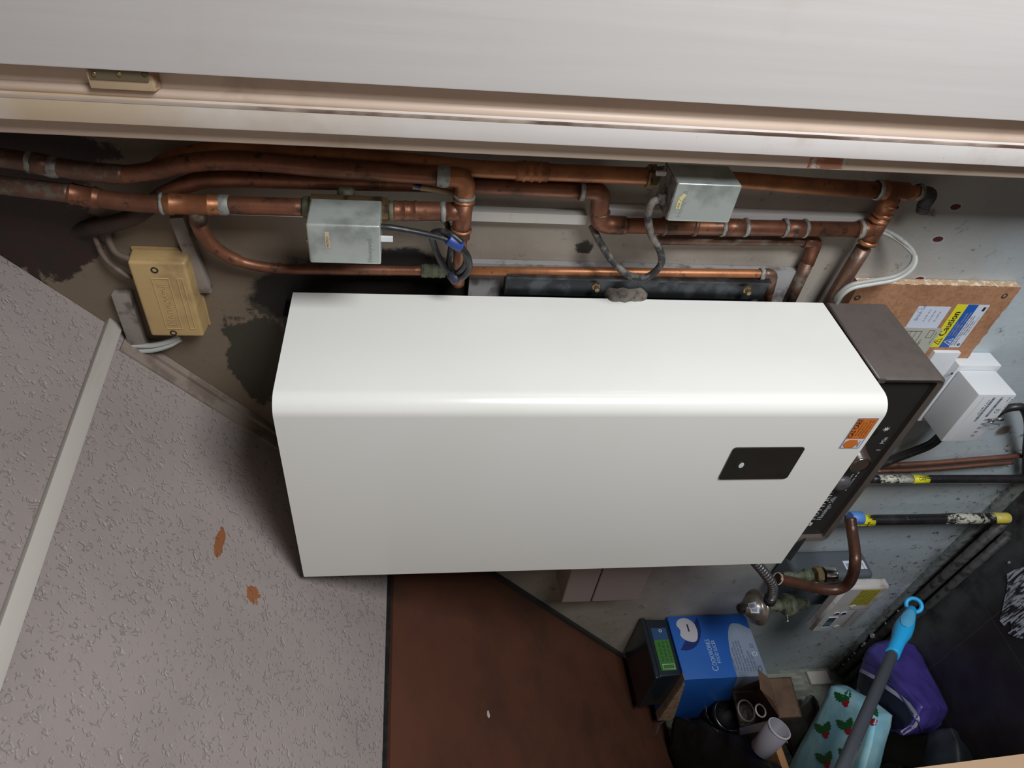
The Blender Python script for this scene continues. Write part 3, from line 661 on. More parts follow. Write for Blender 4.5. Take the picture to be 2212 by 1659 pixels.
# F 15mm branch
pF, _ = pipe('copper_pipe', 'thin copper pipe curving down from the tee to run just above the boiler', [(424, 473, -.045), (441, 507, -.038), (468, 537, -.030), (522, 566, -.024), (601, 580, -.022), (720, 583, -.022), (920, 585, -.022)], [R22 * .92] * 8 + [R22 * .85] * 8 + [R15 * 1.2] * 8 + [R15] * 25, COPPER, smooth=True)
obj('tube', MB().tube(fillet([Y(905, 585, -.022), Y(1300, 588, -.022), Y(1668, 592, -.022), Y(1655, 655, -.022)], .012), R15), COPPER2, pF)
coupling(pF, 910, 585, 962, 586, -.022, R15 * 1.15, VERD, ridges=(.2, .5, .8)); ring(pF, 918, 585, 930, 585, -.022, R15 * 1.2, SOLDER, .002)
obj('elbow', MB().tube(fillet([Y(1645, 592, -.022), Y(1668, 592, -.022), Y(1659, 630, -.022)], .012), R15 * 1.25), COPPERD, pF); ring(pF, 1645, 592, 1655, 592, -.022, R15 * 1.2)
# G
pG, _ = pipe('copper_pipe', 'small copper pipe turning behind the white boiler below the two main pipes', [(1420, 518), (1600, 520), (1762, 521), (1733, 588), (1700, 660)], R15 * 1.0, COPPERD, -.014, fil=.014)
obj('elbow', MB().tube(fillet([Y(1735, 521, -.014), Y(1764, 521, -.014), Y(1744, 569, -.014)], .014), R15 * 1.35), COPPER, pG)
obj('dusty_drop', MB().tube([Y(1745, 565, -.014), Y(1700, 660, -.014)], R15 * 1.35), COPPERD, pG)

# ================================================================== ACTUATORS
def actuator(yf, fr4, vback, label):
    (uL, uR, vT, vB) = fr4     # front face: left/right u, top/bottom v
    a = Y(uL, vT, yf); b = Y(uR, vT, yf); c = Y(uL, vB, yf); x1 = a.x; x0 = c.x
    z1 = (Y(uL, vT, yf).z + Y(uL, vB, yf).z) / 2; z0 = (Y(uR, vT, yf).z + Y(uR, vB, yf).z) / 2
    yb = X((uL + uR) / 2, vback, x1).y
    t = thing('valve_actuator', ((x0 + x1) / 2, yb, z0), label, 'actuator')
    mb = MB(); th_ = .0015
    mb.box((x0, yf, z0), (x1, yf + th_, z1)); mb.box((x1 - th_, yf, z0), (x1, yb, z1)); mb.box((x0, yf, z0), (x0 + th_, yb, z1))
    obj('metal_cover', MB().box((x0, yf, z0), (x1, yb, z1)), STEEL, t, bevel=.0025, bseg=3)
    return t, x0, x1, z0, z1, yf, yb
A1 = actuator(-.122, (665, 822, 484, 568), 430, 'grey metal valve actuator at the left with heating label and taped black cable')
t, x0, x1, z0, z1, yf, yb = A1
fr = FR((x0, yf, z0), VX, VZ); w_, h_ = x1 - x0, z1 - z0
mb = MB(); text(mb, FR((x0 + .003, yf, z0 + .010), VX, VZ), 'Honeywell', 0, 0, .0085, .0003, sx=.9); obj('embossed_lettering', mb, simple('emboss', (.27, .30, .29), .5, .3), t)
lb = MB(); slab(lb, fr, rect(w_ * .42, h_ * .70, w_ * .82, h_ * .76), .0001, .0005); lbo = obj('label', lb, simple('tape_cream', (.52, .42, .25), .6), t)
mb = MB(); text(mb, fr, 'HEATING II', w_ * .44, h_ * .712, .0045, .0006, sx=.62); obj('label_lettering', mb, INK, lbo)
obj('end_plate', MB().box((x0 + .002, yf + .002, z1 - .001), (x1 - .001, yb + .008, z1 + .0005)).box((x1 - .012, yb - .002, z0 - .001), (x1, yb + .010, z1 + .001)), BRASS, t)
obj('manual_lever', MB().box((x0 + .022, yf + .016, z0 - .014), (x0 + .028, yf + .020, z0)), WPLAST, t)
for zq in (z1 + .001,): obj('screw', MB().lathe((x0 + .025, yf + .01, z1), VZ, [(0, .003), (.002, .003), (.003, .0015)], 10), CHROME, t)
A2 = actuator(-.108, (1453, 1591, 395, 478), 356, 'grey metal valve actuator at the right with dust-covered end and looped cable')
t, x0, x1, z0, z1, yf, yb = A2
fr = FR((x0, yf, z0), VX, VZ); w_, h_ = x1 - x0, z1 - z0
mb = MB(); text(mb, FR((x0 + .006, yf, z1 - .015), VX, VZ), 'Honeywell', 0, 0, .0085, .0003, sx=.95); obj('embossed_lettering', mb, simple('emboss2', (.30, .34, .33), .5, .3), t)
lb = MB(); slab(lb, fr, rect(w_ * .34, h_ * .86, w_ * .62, h_ * .93), .0001, .0005); slab(lb, fr, [(w_ * .55, h_ * .87), (w_ * .72, h_ * .82), (w_ * .74, h_ * .88), (w_ * .62, h_ * .93)], .0005, .0009); lbo = obj('label', lb, simple('tape_cream2', (.55, .47, .22), .6), t)
mb = MB(); text(mb, fr, 'H.W.', w_ * .36, h_ * .875, .0045, .0006, sx=.8); obj('label_lettering', mb, INK, lbo)
obj('dusty_end_plate', MB().box((x0 + .001, yf + .002, z1 - .001), (x1 - .001, yb + .003, z1 + .0012)), DUST, t)
obj('manual_lever', MB().box((x1 - .012, yb - .010, z1), (x1 - .007, yb - .006, z1 + .013)), WPLAST, t)
gl = Vector(((x0 + x1) / 2 - .008, yf + .022, z1)); obj('cable_gland', MB().lathe(gl, VZ, [(0, .008), (.004, .008), (.006, .0065), (.012, .0065)], 14), DUSTCAB, t)
obj('valve_nut', MB().lathe(Y(1396, 381, yB_), Y(1425, 382, yB_) - Y(1396, 381, yB_), [(0, .014), (.002, .0155), (.011, .0155), (.012, .012), (.016, .012)], 6, smooth=False), BRASS, pB)
obj('valve_body', MB().lathe(Y(1415, 382, yB_), Y(1600, 391, yB_) - Y(1415, 382, yB_), [(0, .0125), (.02, .0155), (.07, .0155), (.09, .012)], 16), VERD, pB)

# ---- actuator cables
def cable(name, label, P, r, mat, catg='cable', group=None, ring_mat=None, origin=None):
    o = obj(name, MB().tube(cat(P), r, 10), mat); return put(o, label, catg, group)
t = thing('actuator_cable', Y(985, 600, -.05), 'black coiled actuator cable held with blue tape beside the left actuator', 'cable')
P = [Y(822, 490, -.10), Y(850, 493, -.10), (Y(905, 503, -.095)), Y(955, 515, -.09), Y(985, 528, -.09), Y(1008, 550, -.09), Y(1014, 575, -.085), Y(1003, 596, -.08), Y(985, 600, -.07), Y(966, 585, -.065), Y(950, 560, -.065), Y(938, 530, -.065), Y(933, 507, -.07), Y(950, 500, -.08), Y(975, 507, -.09), Y(998, 525, -.095)]
obj('cable', MB().tube(cat(P), .0042, 10), BLKRUB, t)
P2 = [Y(960, 470, -.03), Y(968, 490, -.035), Y(975, 520, -.05), Y(972, 548, -.055), Y(970, 570, -.06), Y(982, 590, -.065), Y(998, 582, -.08), Y(1008, 560, -.085), Y(998, 535, -.088), Y(975, 518, -.088), Y(955, 510, -.085)]
obj('cable', MB().tube(cat(P2), .0040, 10), BLKRUB, t)
a, b = Y(968, 515, -.092), Y(996, 534, -.093); obj('tape', MB().lathe(a, b - a, [(0, .0070), (.001, .0076), ((b - a).length - .001, .0078), ((b - a).length, .0072)], 10), BLUETAPE, t)
a, b = Y(972, 590, -.066), Y(985, 602, -.070); obj('tape', MB().lathe(a, b - a, [(0, .007), (.012, .009), (.016, .006)], 10), simple('dark_tape', (.03, .03, .06), .5), t)
cable('actuator_cable', 'dusty black cable hanging in a loop from the right hand actuator', [gl + VZ * .006, gl + Vector((-.004, -.004, .018)), Y(1400, 468, -.085), Y(1408, 510, -.085), Y(1425, 540, -.085), Y(1428, 570, -.085), Y(1405, 595, -.082), Y(1380, 600, -.08), Y(1350, 590, -.07), Y(1320, 560, -.055), Y(1300, 530, -.04), Y(1278, 488, -.014)], .0048, DUSTCAB)
# cut cable end by the elbow
t = thing('cut_cable', Y(980, 412, -.03), 'short cut end of old cream and blue wire beside the copper elbow', 'cable')
obj('sheath', MB().tube([Y(908, 406, -.04), Y(945, 411, -.04), Y(985, 419, -.035)], .0035, 8), simple('cream_sheath', (.55, .42, .27), .7), t)
obj('wire', MB().tube([Y(891, 404, -.04), Y(908, 406, -.04)], .003, 6), LGREYCAB, t); obj('wire', MB().tube([Y(897, 401, -.041), Y(909, 403, -.041)], .002, 6), BLUETAPE, t)

# ---- grey twin cable loop on the right
g1 = [Y(1895, 492, -.012), Y(1925, 504, -.02), Y(1955, 525, -.035), Y(1974, 550, -.045), Y(1965, 576, -.05), Y(1932, 597, -.05), Y(1880, 607, -.05), Y(1840, 615, -.05), Y(1815, 632, -.045), Y(1800, 655, -.035), Y(1795, 675, -.03)]
t = thing('grey_cable', g1[-1], 'grey twin cable looping out from the right tee and down behind the boiler', 'cable')
obj('cable', MB().tube(cat(g1), .0034, 10), GREYCAB, t); obj('cable', MB().tube(cat([p + Vector((-.004, -.002, -.003)) for p in g1]), .0034, 10), LGREYCAB, t)

# ================================================================== WIRING CENTRE AND TRUNKING
yf = -.034; wc = [Y(269, 566, yf), Y(402, 566, yf), Y(440, 728, yf), Y(329, 728, yf)]
X1 = (wc[0].x + wc[1].x) / 2; X0 = (wc[2].x + wc[3].x) / 2; Z1 = (wc[0].z + wc[3].z) / 2; Z0 = (wc[1].z + wc[2].z) / 2
t = thing('wiring_centre', ((X0 + X1) / 2, 0, Z0), 'yellowed cream plastic wiring box with embossed lettering on the upper wall', 'junction box')
obj('cover', MB().hexa([(X0 - .001, -.004, Z0 - .001), (X1 + .001, -.004, Z0 - .001), (X1 + .001, -.004, Z1 + .001), (X0 - .001, -.004, Z1 + .001)], [(X0 + .001, yf, Z0 + .001), (X1 - .001, yf, Z0 + .001), (X1 - .001, yf, Z1 - .001), (X0 + .001, yf, Z1 - .001)]), CREAM, t, bevel=.004, bseg=3)
obj('backplate', MB().box((X0 - .0015, -.004, Z0 - .0015), (X1 + .0015, -.0005, Z1 + .0015)), CREAM, t)
w_, h_ = X1 - X0, Z1 - Z0; fr = FR((X0, yf, Z0), VX, VZ); mb = MB()
def outline(mb, fr, x0, y0, x1, y1, t_, d0, d1, mi=0):
    for q in (rect(x0, y0, x1, y0 + t_), rect(x0, y1 - t_, x1, y1), rect(x0, y0 + t_, x0 + t_, y1 - t_), rect(x1 - t_, y0 + t_, x1, y1 - t_)): slab(mb, fr, q, d0, d1, mi)
outline(mb, fr, w_ * .12, h_ * .36, w_ * .80, h_ * .66, .0009, 0, .0009); outline(mb, fr, w_ * .12, h_ * .12, w_ * .80, h_ * .22, .0009, 0, .0009)
vs, fs = glyphs('Honeywell', .0135)
for dd in (.0003, .0006, .0009): mb.add([fr.p(w_ * .17 + v.x * 1.25, h_ * .46 + v.y, dd) for v in vs], fs, 0)
obj('embossed_lettering', mb, simple('cream_relief', (.56, .39, .18), .45), t)
for (fx, ) in ((.90,), (.06,)):
    c = fr.p(w_ * fx, h_ * .56, -.001); obj('screw', MB().lathe(c, -VY, [(0, .0048), (.0016, .0048), (.0016, .003), (.0005, .0028)], 14), BLACK, t)
cable('thin_cable', 'thinner brown cable curving into the cream wiring box, outer of the pair', [Y(204, 490, -.004), Y(208, 520, -.008), Y(228, 560, -.014), Y(258, 585, -.018), Y(286, 602, -.02)], .0034, simple('brown_cable', (.16, .11, .085), .7, 0, (.09, .065, .05), 60))
cable('thin_cable', 'thicker brown cable curving into the cream wiring box, inner of the pair', [Y(232, 492, -.004), Y(236, 520, -.008), Y(250, 545, -.014), Y(275, 558, -.018), Y(290, 566, -.02)], .0045, simple('brown_cable2', (.13, .095, .07), .7, 0, (.08, .06, .045), 60))
def trunk(name, lab, u0, v0, u1, v1, y, wd, mat, cut=0):
    a, b = Y(u0, v0, 0), Y(u1, v1, 0); d = (b - a).normalized(); s_ = Vector((d.z, 0, -d.x)) * (wd / 2); mb = MB()
    mb.prism([a + s_ + d * cut, a - s_, b - s_, b + s_], (0, y, 0)); mb.v = [v + Vector((0, -.0006, 0)) for v in mb.v]
    o = obj(name, mb, mat, bevel=.001); return put(o, lab, 'trunking')
trunk('cable_trunking', 'dusty white trunking standing upright behind the left edge of the cream wiring box', 266, 624, 306, 742, -.014, .016 * 1.5, TRUNKD)
trunk('cable_trunking', 'slanting dusty trunking strip just right of the cream wiring box', 385, 460, 447, 622, -.012, .018, TRUNKD)
za, zb = Y(1010, 462, -.016), Y(1265, 480, -.016)
def vtrunk(lab, u0, u1, v0, v1, y, mat):      # vertical run: v0,v1 = edges at middle
    a0, a1 = Y((u0 + u1) / 2, v0, y).x, Y((u0 + u1) / 2, v1, y).x; z0_, z1_ = Y(u1, v1, y).z, Y(u0, v1, y).z
    o = obj('cable_trunking', MB().box((a0, y, z0_), (a1, -.0006, z1_)), mat, bevel=.0008); return put(o, lab, 'trunking')
vtrunk('white mini trunking between the copper elbow and the double bend', 1005, 1266, 461, 482, -.016, WPLAST2)
vtrunk('long thin white trunking running past the right hand actuator to the tee', 1300, 1882, 460, 477, -.014, simple('clean_trunking', (.74, .72, .70), .45))
vtrunk('thin white trunking behind the pipe of the left hand actuator', 455, 1000, 461, 472, -.008, WPLAST2)
# pale cables under the wiring box
for i, (dz, dy, lab) in enumerate(((0, 0, 'pale grey cable under the cream wiring box, upper of the pair'), (.006, -.004, 'pale grey cable under the cream wiring box, lower of the pair'))):
    cable('pale_cable', lab, [Y(255 - i * 2, 742 + i * 9, -.012), Y(290, 746 + i * 11, -.012), Y(330, 746 + i * 10, -.014), Y(365, 738 + i * 8, -.015), Y(390, 726 + i * 6, -.012)], .0042, LGREYCAB)

# ================================================================== CHIPBOARD, LABELS
bf = -.0165; c1 = Y(2212, 616, bf); xb1 = Y(2000, 617, bf).x; zb0 = Y(2212, 617, bf).z + .002; zb1 = Y(1854, 618, bf).z
xb0 = Y(2091, 785, bf).x; xb0 = min(xb0, -.735)
bd = thing('chipboard_panel', ((xb0 + xb1) / 2, 0, zb0), 'brown chipboard panel screwed to the wall beside the dark boiler base', 'board')
mb = MB(); N = 26; edge = []
for k in range(N + 1): edge.append((xb0 - .02 + (xb1 - xb0 + .02) * k / N, zb0 + R_.uniform(-.0015, .0015)))
poly = edge + [(xb1, zb1), (xb0 - .02, zb1)]
slab(mb, FR((0, 0, 0), VX, VZ), poly, .0008, -bf); obj('board', mb, CHIP, bd)
mb = MB(); n_ = 60
vs = []; 
for k in range(n_ + 1):
    z_ = zb0 + (zb1 - zb0) * k / n_
    for y_ in (-.001, bf / 2, bf + .0005): vs.append((xb1 + .0004 + R_.uniform(0, .0014), y_, z_))
mb.add(vs, [(k * 3 + j, k * 3 + j + 1, k * 3 + 4 + j, k * 3 + 3 + j) for k in range(n_) for j in range(2)]); obj('raw_edge', mb, CHIPE, bd)
for (u, v) in ((2170, 639), (1852, 643)):
    c = Y(u, v, bf); obj('screw', MB().lathe(c + VY * .0005, -VY, [(0, .0052), (.0009, .005), (.0010, .0028), (.0003, .0022)], 12), simple('rusty_screw', (.06, .04, .03), .7), bd)
q = [Y(u, v, bf) for u, v in ((2061, 658), (2137.6, 658), (2073.6, 749.7), (2010, 749.7))]
lx1, lx0 = (q[0].x + q[1].x) / 2, (q[2].x + q[3].x) / 2; lz1, lz0 = (q[0].z + q[3].z) / 2, (q[1].z + q[2].z) / 2
W_, H_ = lx1 - lx0, lz1 - lz0; fr = FR((lx0, bf, lz0), VX, VZ)
mb = MB(); slab(mb, fr, rect(0, 0, W_, H_, .001), .0001, .0003, 0); slab(mb, fr, rect(0, H_ * .34, W_, H_ * .66), .0003, .0004, 1); slab(mb, fr, rect(0, H_ * .66, W_, H_, .0005), .0003, .0004, 2)
cl = obj('caution_label', mb, [PAPER, BLU, YEL], bd); put(cl, 'yellow, blue and white caution label')
mb = MB(); text(mb, fr, 'Caution', W_ * .27, H_ * .74, H_ * .30, .0005, 0, sx=.92, bold=.0004)
for k, s_ in enumerate(('Do not store', 'combustible materials', 'near to this equipment')): text(mb, fr, s_, W_ * .28, H_ * (.57 - k * .09), H_ * .098, .0005, 1, sx=.95, bold=.0001)
text(mb, fr, 'Avoid storing any items near to this', W_ * .05, H_ * .27, H_ * .082, .0005, 0, sx=.9)
text(mb, fr, 'equipment, which are likely to cause', W_ * .05, H_ * .20, H_ * .082, .0005, 0, sx=.9)
text(mb, fr, 'damage by impact', W_ * .30, H_ * .13, H_ * .082, .0005, 0, sx=.9); squig(mb, fr, W_ * .3, H_ * .07, W_ * .45, H_ * .035, .0005, 0)
def tri(mb, fr, cx, cy, s_, mi, d):
    o = [(cx - s_, cy - s_ * .8), (cx + s_, cy - s_ * .8), (cx, cy + s_)]; g = (cx, cy - s_ * .2); i_ = [(g[0] + (a - g[0]) * .74, g[1] + (b - g[1]) * .74) for a, b in o]
    for k in range(3): mb.poly([fr.p(*o[k], d), fr.p(*o[(k + 1) % 3], d), fr.p(*i_[(k + 1) % 3], d), fr.p(*i_[k], d)], mi)
tri(mb, fr, W_ * .14, H_ * .83, H_ * .13, 0, .0005); text(mb, fr, '!', W_ * .14, H_ * .745, H_ * .17, .0005, 0, align='CENTER', bold=.0002)
tri(mb, fr, W_ * .14, H_ * .49, H_ * .14, 1, .0005); mb.poly([fr.p(*p, .0005) for p in circ(W_ * .14, H_ * .44, H_ * .035)], 1)
mb.poly([fr.p(*p, .0005) for p in circ(W_ * .07, H_ * .09, H_ * .05)], 0); text(mb, fr, 'Q', W_ * .07, H_ * .065, H_ * .07, .0006, 1, align='CENTER'); slab(mb, fr, rect(W_ * .86, H_ * .06, W_ * .95, H_ * .14), .0004, .0005, 0)
obj('label_lettering', mb, [INK, WINK], cl)
q = [Y(u, v, bf) for u, v in ((1985, 661), (2055, 663), (2029, 701), (1955, 701))]
lx1 = (q[0].x + q[1].x) / 2; lx0 = lx1 - .055; lz1, lz0 = Y(1985, 661, bf).z, Y(2055, 663, bf).z
fr = FR((lx0, bf, lz0), VX, VZ); W_, H_ = .055, lz1 - lz0
mb = MB(); slab(mb, fr, rect(0, 0, W_, H_, .001), .0001, .0003); gl_ = obj('gas_label', mb, PAPER, bd); put(gl_, 'small white gas supplier label')
mb = MB(); text(mb, fr, 'British Gas', W_ * .48, H_ * .78, H_ * .15, .0004, sx=.85)
arc = [(W_ * .86 + .004 * math.cos(a), H_ * .90 + .003 * math.sin(a)) for a in [k * .4 for k in range(9)]]
for k in range(8): mb.poly([fr.p(*arc[k], .0004), fr.p(*arc[k + 1], .0004), fr.p(arc[k + 1][0], arc[k + 1][1] + .0006, .0004), fr.p(arc[k][0], arc[k][1] + .0006, .0004)])
for k in range(3): squig(mb, fr, W_ * .45, H_ * (.55 - k * .17), W_ * (.5 - .06 * k), H_ * .08, .0004)
obj('label_lettering', mb, simple('grey_blue_ink', (.10, .13, .25), .6), gl_)
# cream tag
yt = bf - .006; q = [Y(1942, 686, yt), Y(2041, 704, yt), Y(2003, 757, yt), Y(1930, 757, yt)]
t = thing('gas_tag', q[3], 'cream paper safety tag with a ruled table, half hidden behind the boiler base', 'tag')
up = (q[0] - q[1]).normalized(); rt = Vector((q[1] - q[2])).normalized(); fr = FR(q[2] - rt * .02, rt, up); L_ = (q[0] - q[1]).length + .02; Wt = .068
mb = MB(); slab(mb, fr, rect(0, 0, Wt, L_, .002), 0, .0004); obj('card', mb, CARD, t)
mb = MB()
for k in range(7): mb.poly([fr.p(Wt * .12, L_ * (.30 + k * .085), .0006), fr.p(Wt * .9, L_ * (.30 + k * .085), .0006), fr.p(Wt * .9, L_ * (.30 + k * .085) + .0006, .0006), fr.p(Wt * .12, L_ * (.30 + k * .085) + .0006, .0006)])
outline(mb, fr, Wt * .70, L_ * .10, Wt * .93, L_ * .19, .0006, .0005, .0007); outline(mb, fr, Wt * .10, L_ * .30, Wt * .9, L_ * .82, .0006, .0005, .0007)
text(mb, fr, 'RISK TO PROPERTY', Wt * .05, L_ * .21, .0062, .0006, sx=.75); squig(mb, fr, Wt * .5, L_ * .05, Wt * .4, .003, .0006)
text(mb, fr, '75 Y', Wt * .35, L_ * .55, .010, .0006)
obj('tag_print', mb, INK, t)

# ================================================================== WHITE ELECTRICAL BOX (smart meter hub)
yf = -.095; q = [Y(2115.6, 855, yf), Y(2196.5, 851, yf), Y(2113, 953, yf), Y(2030, 954, yf)]
X1 = (q[0].x + q[1].x) / 2; X0 = (q[2].x + q[3].x) / 2; Z1 = (q[0].z + q[3].z) / 2; Z0 = (q[1].z + q[2].z) / 2
yb = X(2062, 799, X1).y
t = thing('electricity_unit', ((X0 + X1) / 2, 0, Z0), 'pale white electrical unit with barcode and hanging seal under the chipboard panel', 'electrical unit')
obj('body', MB().box((X0, yf, Z0), (X1, yb - .001, Z1)), WPLAST, t, bevel=.002)
Zt = Y(2021, 762, -.02).z + .004
obj('back_case', MB().box((X0 - .012, yb, Z0 - .006), (X1 + .010, -.0006, Z1 + .004)).box((X0 - .012, yb + .012, Z1 + .004), (X1 + .028, -.0006, Zt)), WPLAST, t, bevel=.0015)
fr = FR((X0, yf, Z0), VX, VZ); w_, h_ = X1 - X0, Z1 - Z0; mb = MB()
slab(mb, fr, rect(w_ * .05, h_ * .80, w_ * .96, h_ * .83), .0001, .0003, 1)
def bars(mb, x, y, wd, ht):
    q = x
    while q < x + wd: b = R_.choice((.0005, .0008, .0012)); mb.poly([fr.p(q, y, .0004), fr.p(q + b, y, .0004), fr.p(q + b, y + ht, .0004), fr.p(q, y + ht, .0004)]); q += b + R_.choice((.0005, .0008))
bars(mb, w_ * .45, h_ * .50, w_ * .50, h_ * .07); bars(mb, w_ * .55, h_ * .30, w_ * .40, h_ * .07); squig(mb, fr, w_ * .60, h_ * .60, w_ * .3, .004)
text(mb, fr, 'CE', w_ * .62, h_ * .12, .011, .0004, sx=.9); squig(mb, fr, w_ * .66, h_ * .03, w_ * .28, .0035)
for k in range(5): slab(mb, fr, rect(w_ * (.12 + k * .085), h_ * .22, w_ * (.12 + k * .085) + .0012, h_ * .22 + .006), .0003, .0005); slab(mb, fr, rect(w_ * (.12 + k * .085) + .003, h_ * .22, w_ * (.12 + k * .085) + .004, h_ * .22 + .006), .0003, .0005)
squig(mb, fr, w_ * .86, h_ * .12, w_ * .1, .003)
obj('print', mb, [simple('blue_grey_ink', (.08, .10, .18), .6), WPLAST], t)
obj('wire_seal', MB().tube(cat([Y(2136, 905, yf - .001), Y(2145, 908, yf - .006), Y(2140, 914, yf - .010), Y(2158, 916, yf - .012)]), .0012, 6).lathe(Y(2150, 906, yf - .008), Vector((.3, -.2, -1)), [(0, .003), (.012, .003), (.013, .001)], 8), CHROME, t)
obj('terminal_screw', MB().lathe(Y(2053, 803, yb + .005) - VY * .004, -VY, [(0, .002), (.001, .002)], 8), BLACK, t)
cable('supply_cable', 'thick black supply cable curving from the boiler base to the white electrical unit', [Y(1900, 1006, -.02), Y(1935, 990, -.022), Y(1975, 975, -.028), Y(2010, 960, -.035), Y(2035, 940, -.045)], .0085, BLKRUB)
cable('supply_cable', 'black cable looping out to the right of the white electrical unit', [Y(2110, 930, -.02), Y(2140, 905, -.022), Y(2165, 886, -.025), Y(2195, 879, -.03), Y(2212, 884, -.03), Y(2222, 920, -.03), Y(2218, 970, -.02), Y(2216, 1020, -.014)], .0075, BLKRUB)

# ================================================================== GAS PIPES
def gpipe(lab, u0, v0, u1, v1, y, r, segs):
    a = Y(u0, v0, y); b = Y(u1, v1, y); d = (b - a).normalized(); root = thing('gas_pipe', b, lab, 'pipe')
    obj('tube', MB().tube([a + (b - a) * k / 30 for k in range(31)], r, 18), GASP, root); return root, a, d
g1_, a, d = gpipe('black painted iron gas pipe with a yellow gas band, the one nearer the electrical unit', 1880, 1035, 2260, 1034, -.034, .0085, None)
def band(root, name, u0, u1, v, y, r, mat):
    p, q = Y(u0, v, y), Y(u1, v, y); return obj(name, MB().lathe(p, q - p, [(0, r), ((q - p).length, r)], 20, caps=True), mat, root)
bnd = band(g1_, 'yellow_band', 1969, 2003, 1035, -.034, .0089, YEL)
mb = MB()
for ang, mid in ((-2.0, 0), (-.6, 1)):
    c = Y(1986, 1035, -.034); nrm = Vector((math.cos(ang), math.sin(ang), 0)); rgt = VZ * -1; upv = nrm.cross(rgt)
    f_ = FR(c + nrm * .0092, VZ.cross(nrm) * 1, VZ); text(mb, FR(c + nrm * .0092, -VZ, nrm.cross(-VZ)), 'GAS', 0, -.003, .0085, 0, align='CENTER')
obj('band_lettering', mb, INK, bnd)
band(g1_, 'flaked_paint', 1896, 1968, 1035, -.034, .0088, GASF)
g2_, a, d = gpipe('black painted gas pipe ending in a worn yellow foot at the floor', 1830, 1124, 2181, 1119, -.040, .0115, None)
band(g2_, 'flaked_paint', 2040, 2146, 1120, -.0405, .0118, GASF)
p, q = Y(2144, 1119, -.040), Y(2181, 1119, -.040); obj('yellow_foot', MB().lathe(p, q - p, [(0, .0118), ((q - p).length * .85, .0122), ((q - p).length, .009)], 20), YPIPE, g2_)
YB = band(g2_, 'yellow_sleeve', 1838, 1884, 1124, -.040, .0125, YEL); put(YB, 'yellow arrowed sleeve')
mb = MB(); c = Y(1868, 1124, -.040); nrm = Vector((.25, -1, 0)).normalized(); f_ = FR(c + nrm * .0129, VX, VZ)
slab(mb, f_, rect(-.0008, -.011, .0008, .011), 0, .0002); slab(mb, f_, rect(-.007, -.0006, .007, .0006), 0, .0002)
for s_ in (-1, 1): slab(mb, f_, [(s_ * .008, -.003), (s_ * .0035, 0), (s_ * .008, .003)][::s_], 0, .0002)
obj('sleeve_print', mb, INK, YB)
blu = simple('clamp_blue', (.10, .24, .60), .4)
p, q = Y(1836, 1119, -.062), Y(1862, 1119, -.062); tg = obj('blue_clamp_tag', MB().lathe(p, q - p, [(0, .012), (.001, .0135), ((q - p).length - .001, .0135), ((q - p).length, .012)], 18), blu, g2_)
mb = MB(); f_ = FR((p + q) / 2 + Vector((0, -.0137, 0)), VX, VZ); 
for k in range(2): squig(mb, f_, -.008, -.006 + k * .007, .016, .006, 0)
obj('tag_lettering', mb, simple('tag_ink', (.02, .05, .3), .5), tg)
for i, (pp, lab, r) in enumerate((([(1900, 1006, -.012), (2000, 1001, -.012), (2064, 996, -.012), (2150, 989, -.012), (2204, 984, -.010)], 'thin copper pipe on the wall below the electrical unit, upper of two', .0055), ([(1890, 1018, -.012), (1980, 1015, -.012), (2064, 1009, -.012), (2130, 1003, -.012), (2186, 999, -.010)], 'thin copper pipe tight against the black gas pipe, lower of two', .0045))):
    o = obj('small_copper_pipe', MB().tube(cat([Y(*a_) for a_ in pp]), r, 12), COPPERD if 0 else m_copper('copper_brown%d' % i, (.22, .10, .065), (.17, .08, .055), (.10, .06, .045))); put(o, lab, 'pipe')

# ================================================================== GAS METER GROUP
# boiler gas supply: thick brown pipe looping down to the regulator
BRPIPE = simple('brown_painted_pipe', (.085, .036, .022), .35, .2, (.06, .026, .018), 40, bump=.2, bscale=120)
P = [Y(1837, 1118, -.070), Y(1841, 1150, -.095), Y(1846, 1185, -.13), Y(1847, 1215, -.155), Y(1842, 1242, -.16), Y(1829, 1263, -.16), Y(1804, 1274, -.16), Y(1765, 1271, -.155), Y(1724, 1260, -.15), Y(1678, 1250, -.145)]
wy = -.15
t = thing('meter_supply_pipe', P[-1], 'fat glossy brown pipe bending from the gas pipe round to the meter fittings', 'pipe')
obj('tube', MB().tube(cat(P), .0110, 18), BRPIPE, t)
for (u0, v0, u1, v1) in ((1763, 1271, 1771, 1272), (1680, 1250, 1687, 1252)): ring(t, u0, v0, u1, v1, wy, .0115, simple('cord%d' % u0, (.5, .45, .33), .7), .0014, 'cord')
obj('capped_union', MB().lathe(Y(1735, 1243, -.118), Y(1790, 1240, -.118) - Y(1735, 1243, -.118), [(0, .010), (.004, .010), (.005, .014), (.011, .014), (.012, .012), (.018, .012)], 18).tube([Y(1690, 1244, -.118), Y(1737, 1243, -.118)], .0085), VERD, t)
obj('union_nut', MB().lathe(Y(1760, 1242, -.118), Y(1790, 1240, -.118) - Y(1760, 1242, -.118), [(0, .0165), (.002, .018), (.012, .018), (.014, .0165)], 8, smooth=False), BRASS, t)
obj('chrome_cap', MB().lathe(Y(1777, 1241, -.118), Y(1805, 1240, -.118) - Y(1777, 1241, -.118), [(0, .0165), (.022, .0165), (.023, .018), (.025, .018), (.026, .015)], 24), CHROME, t)
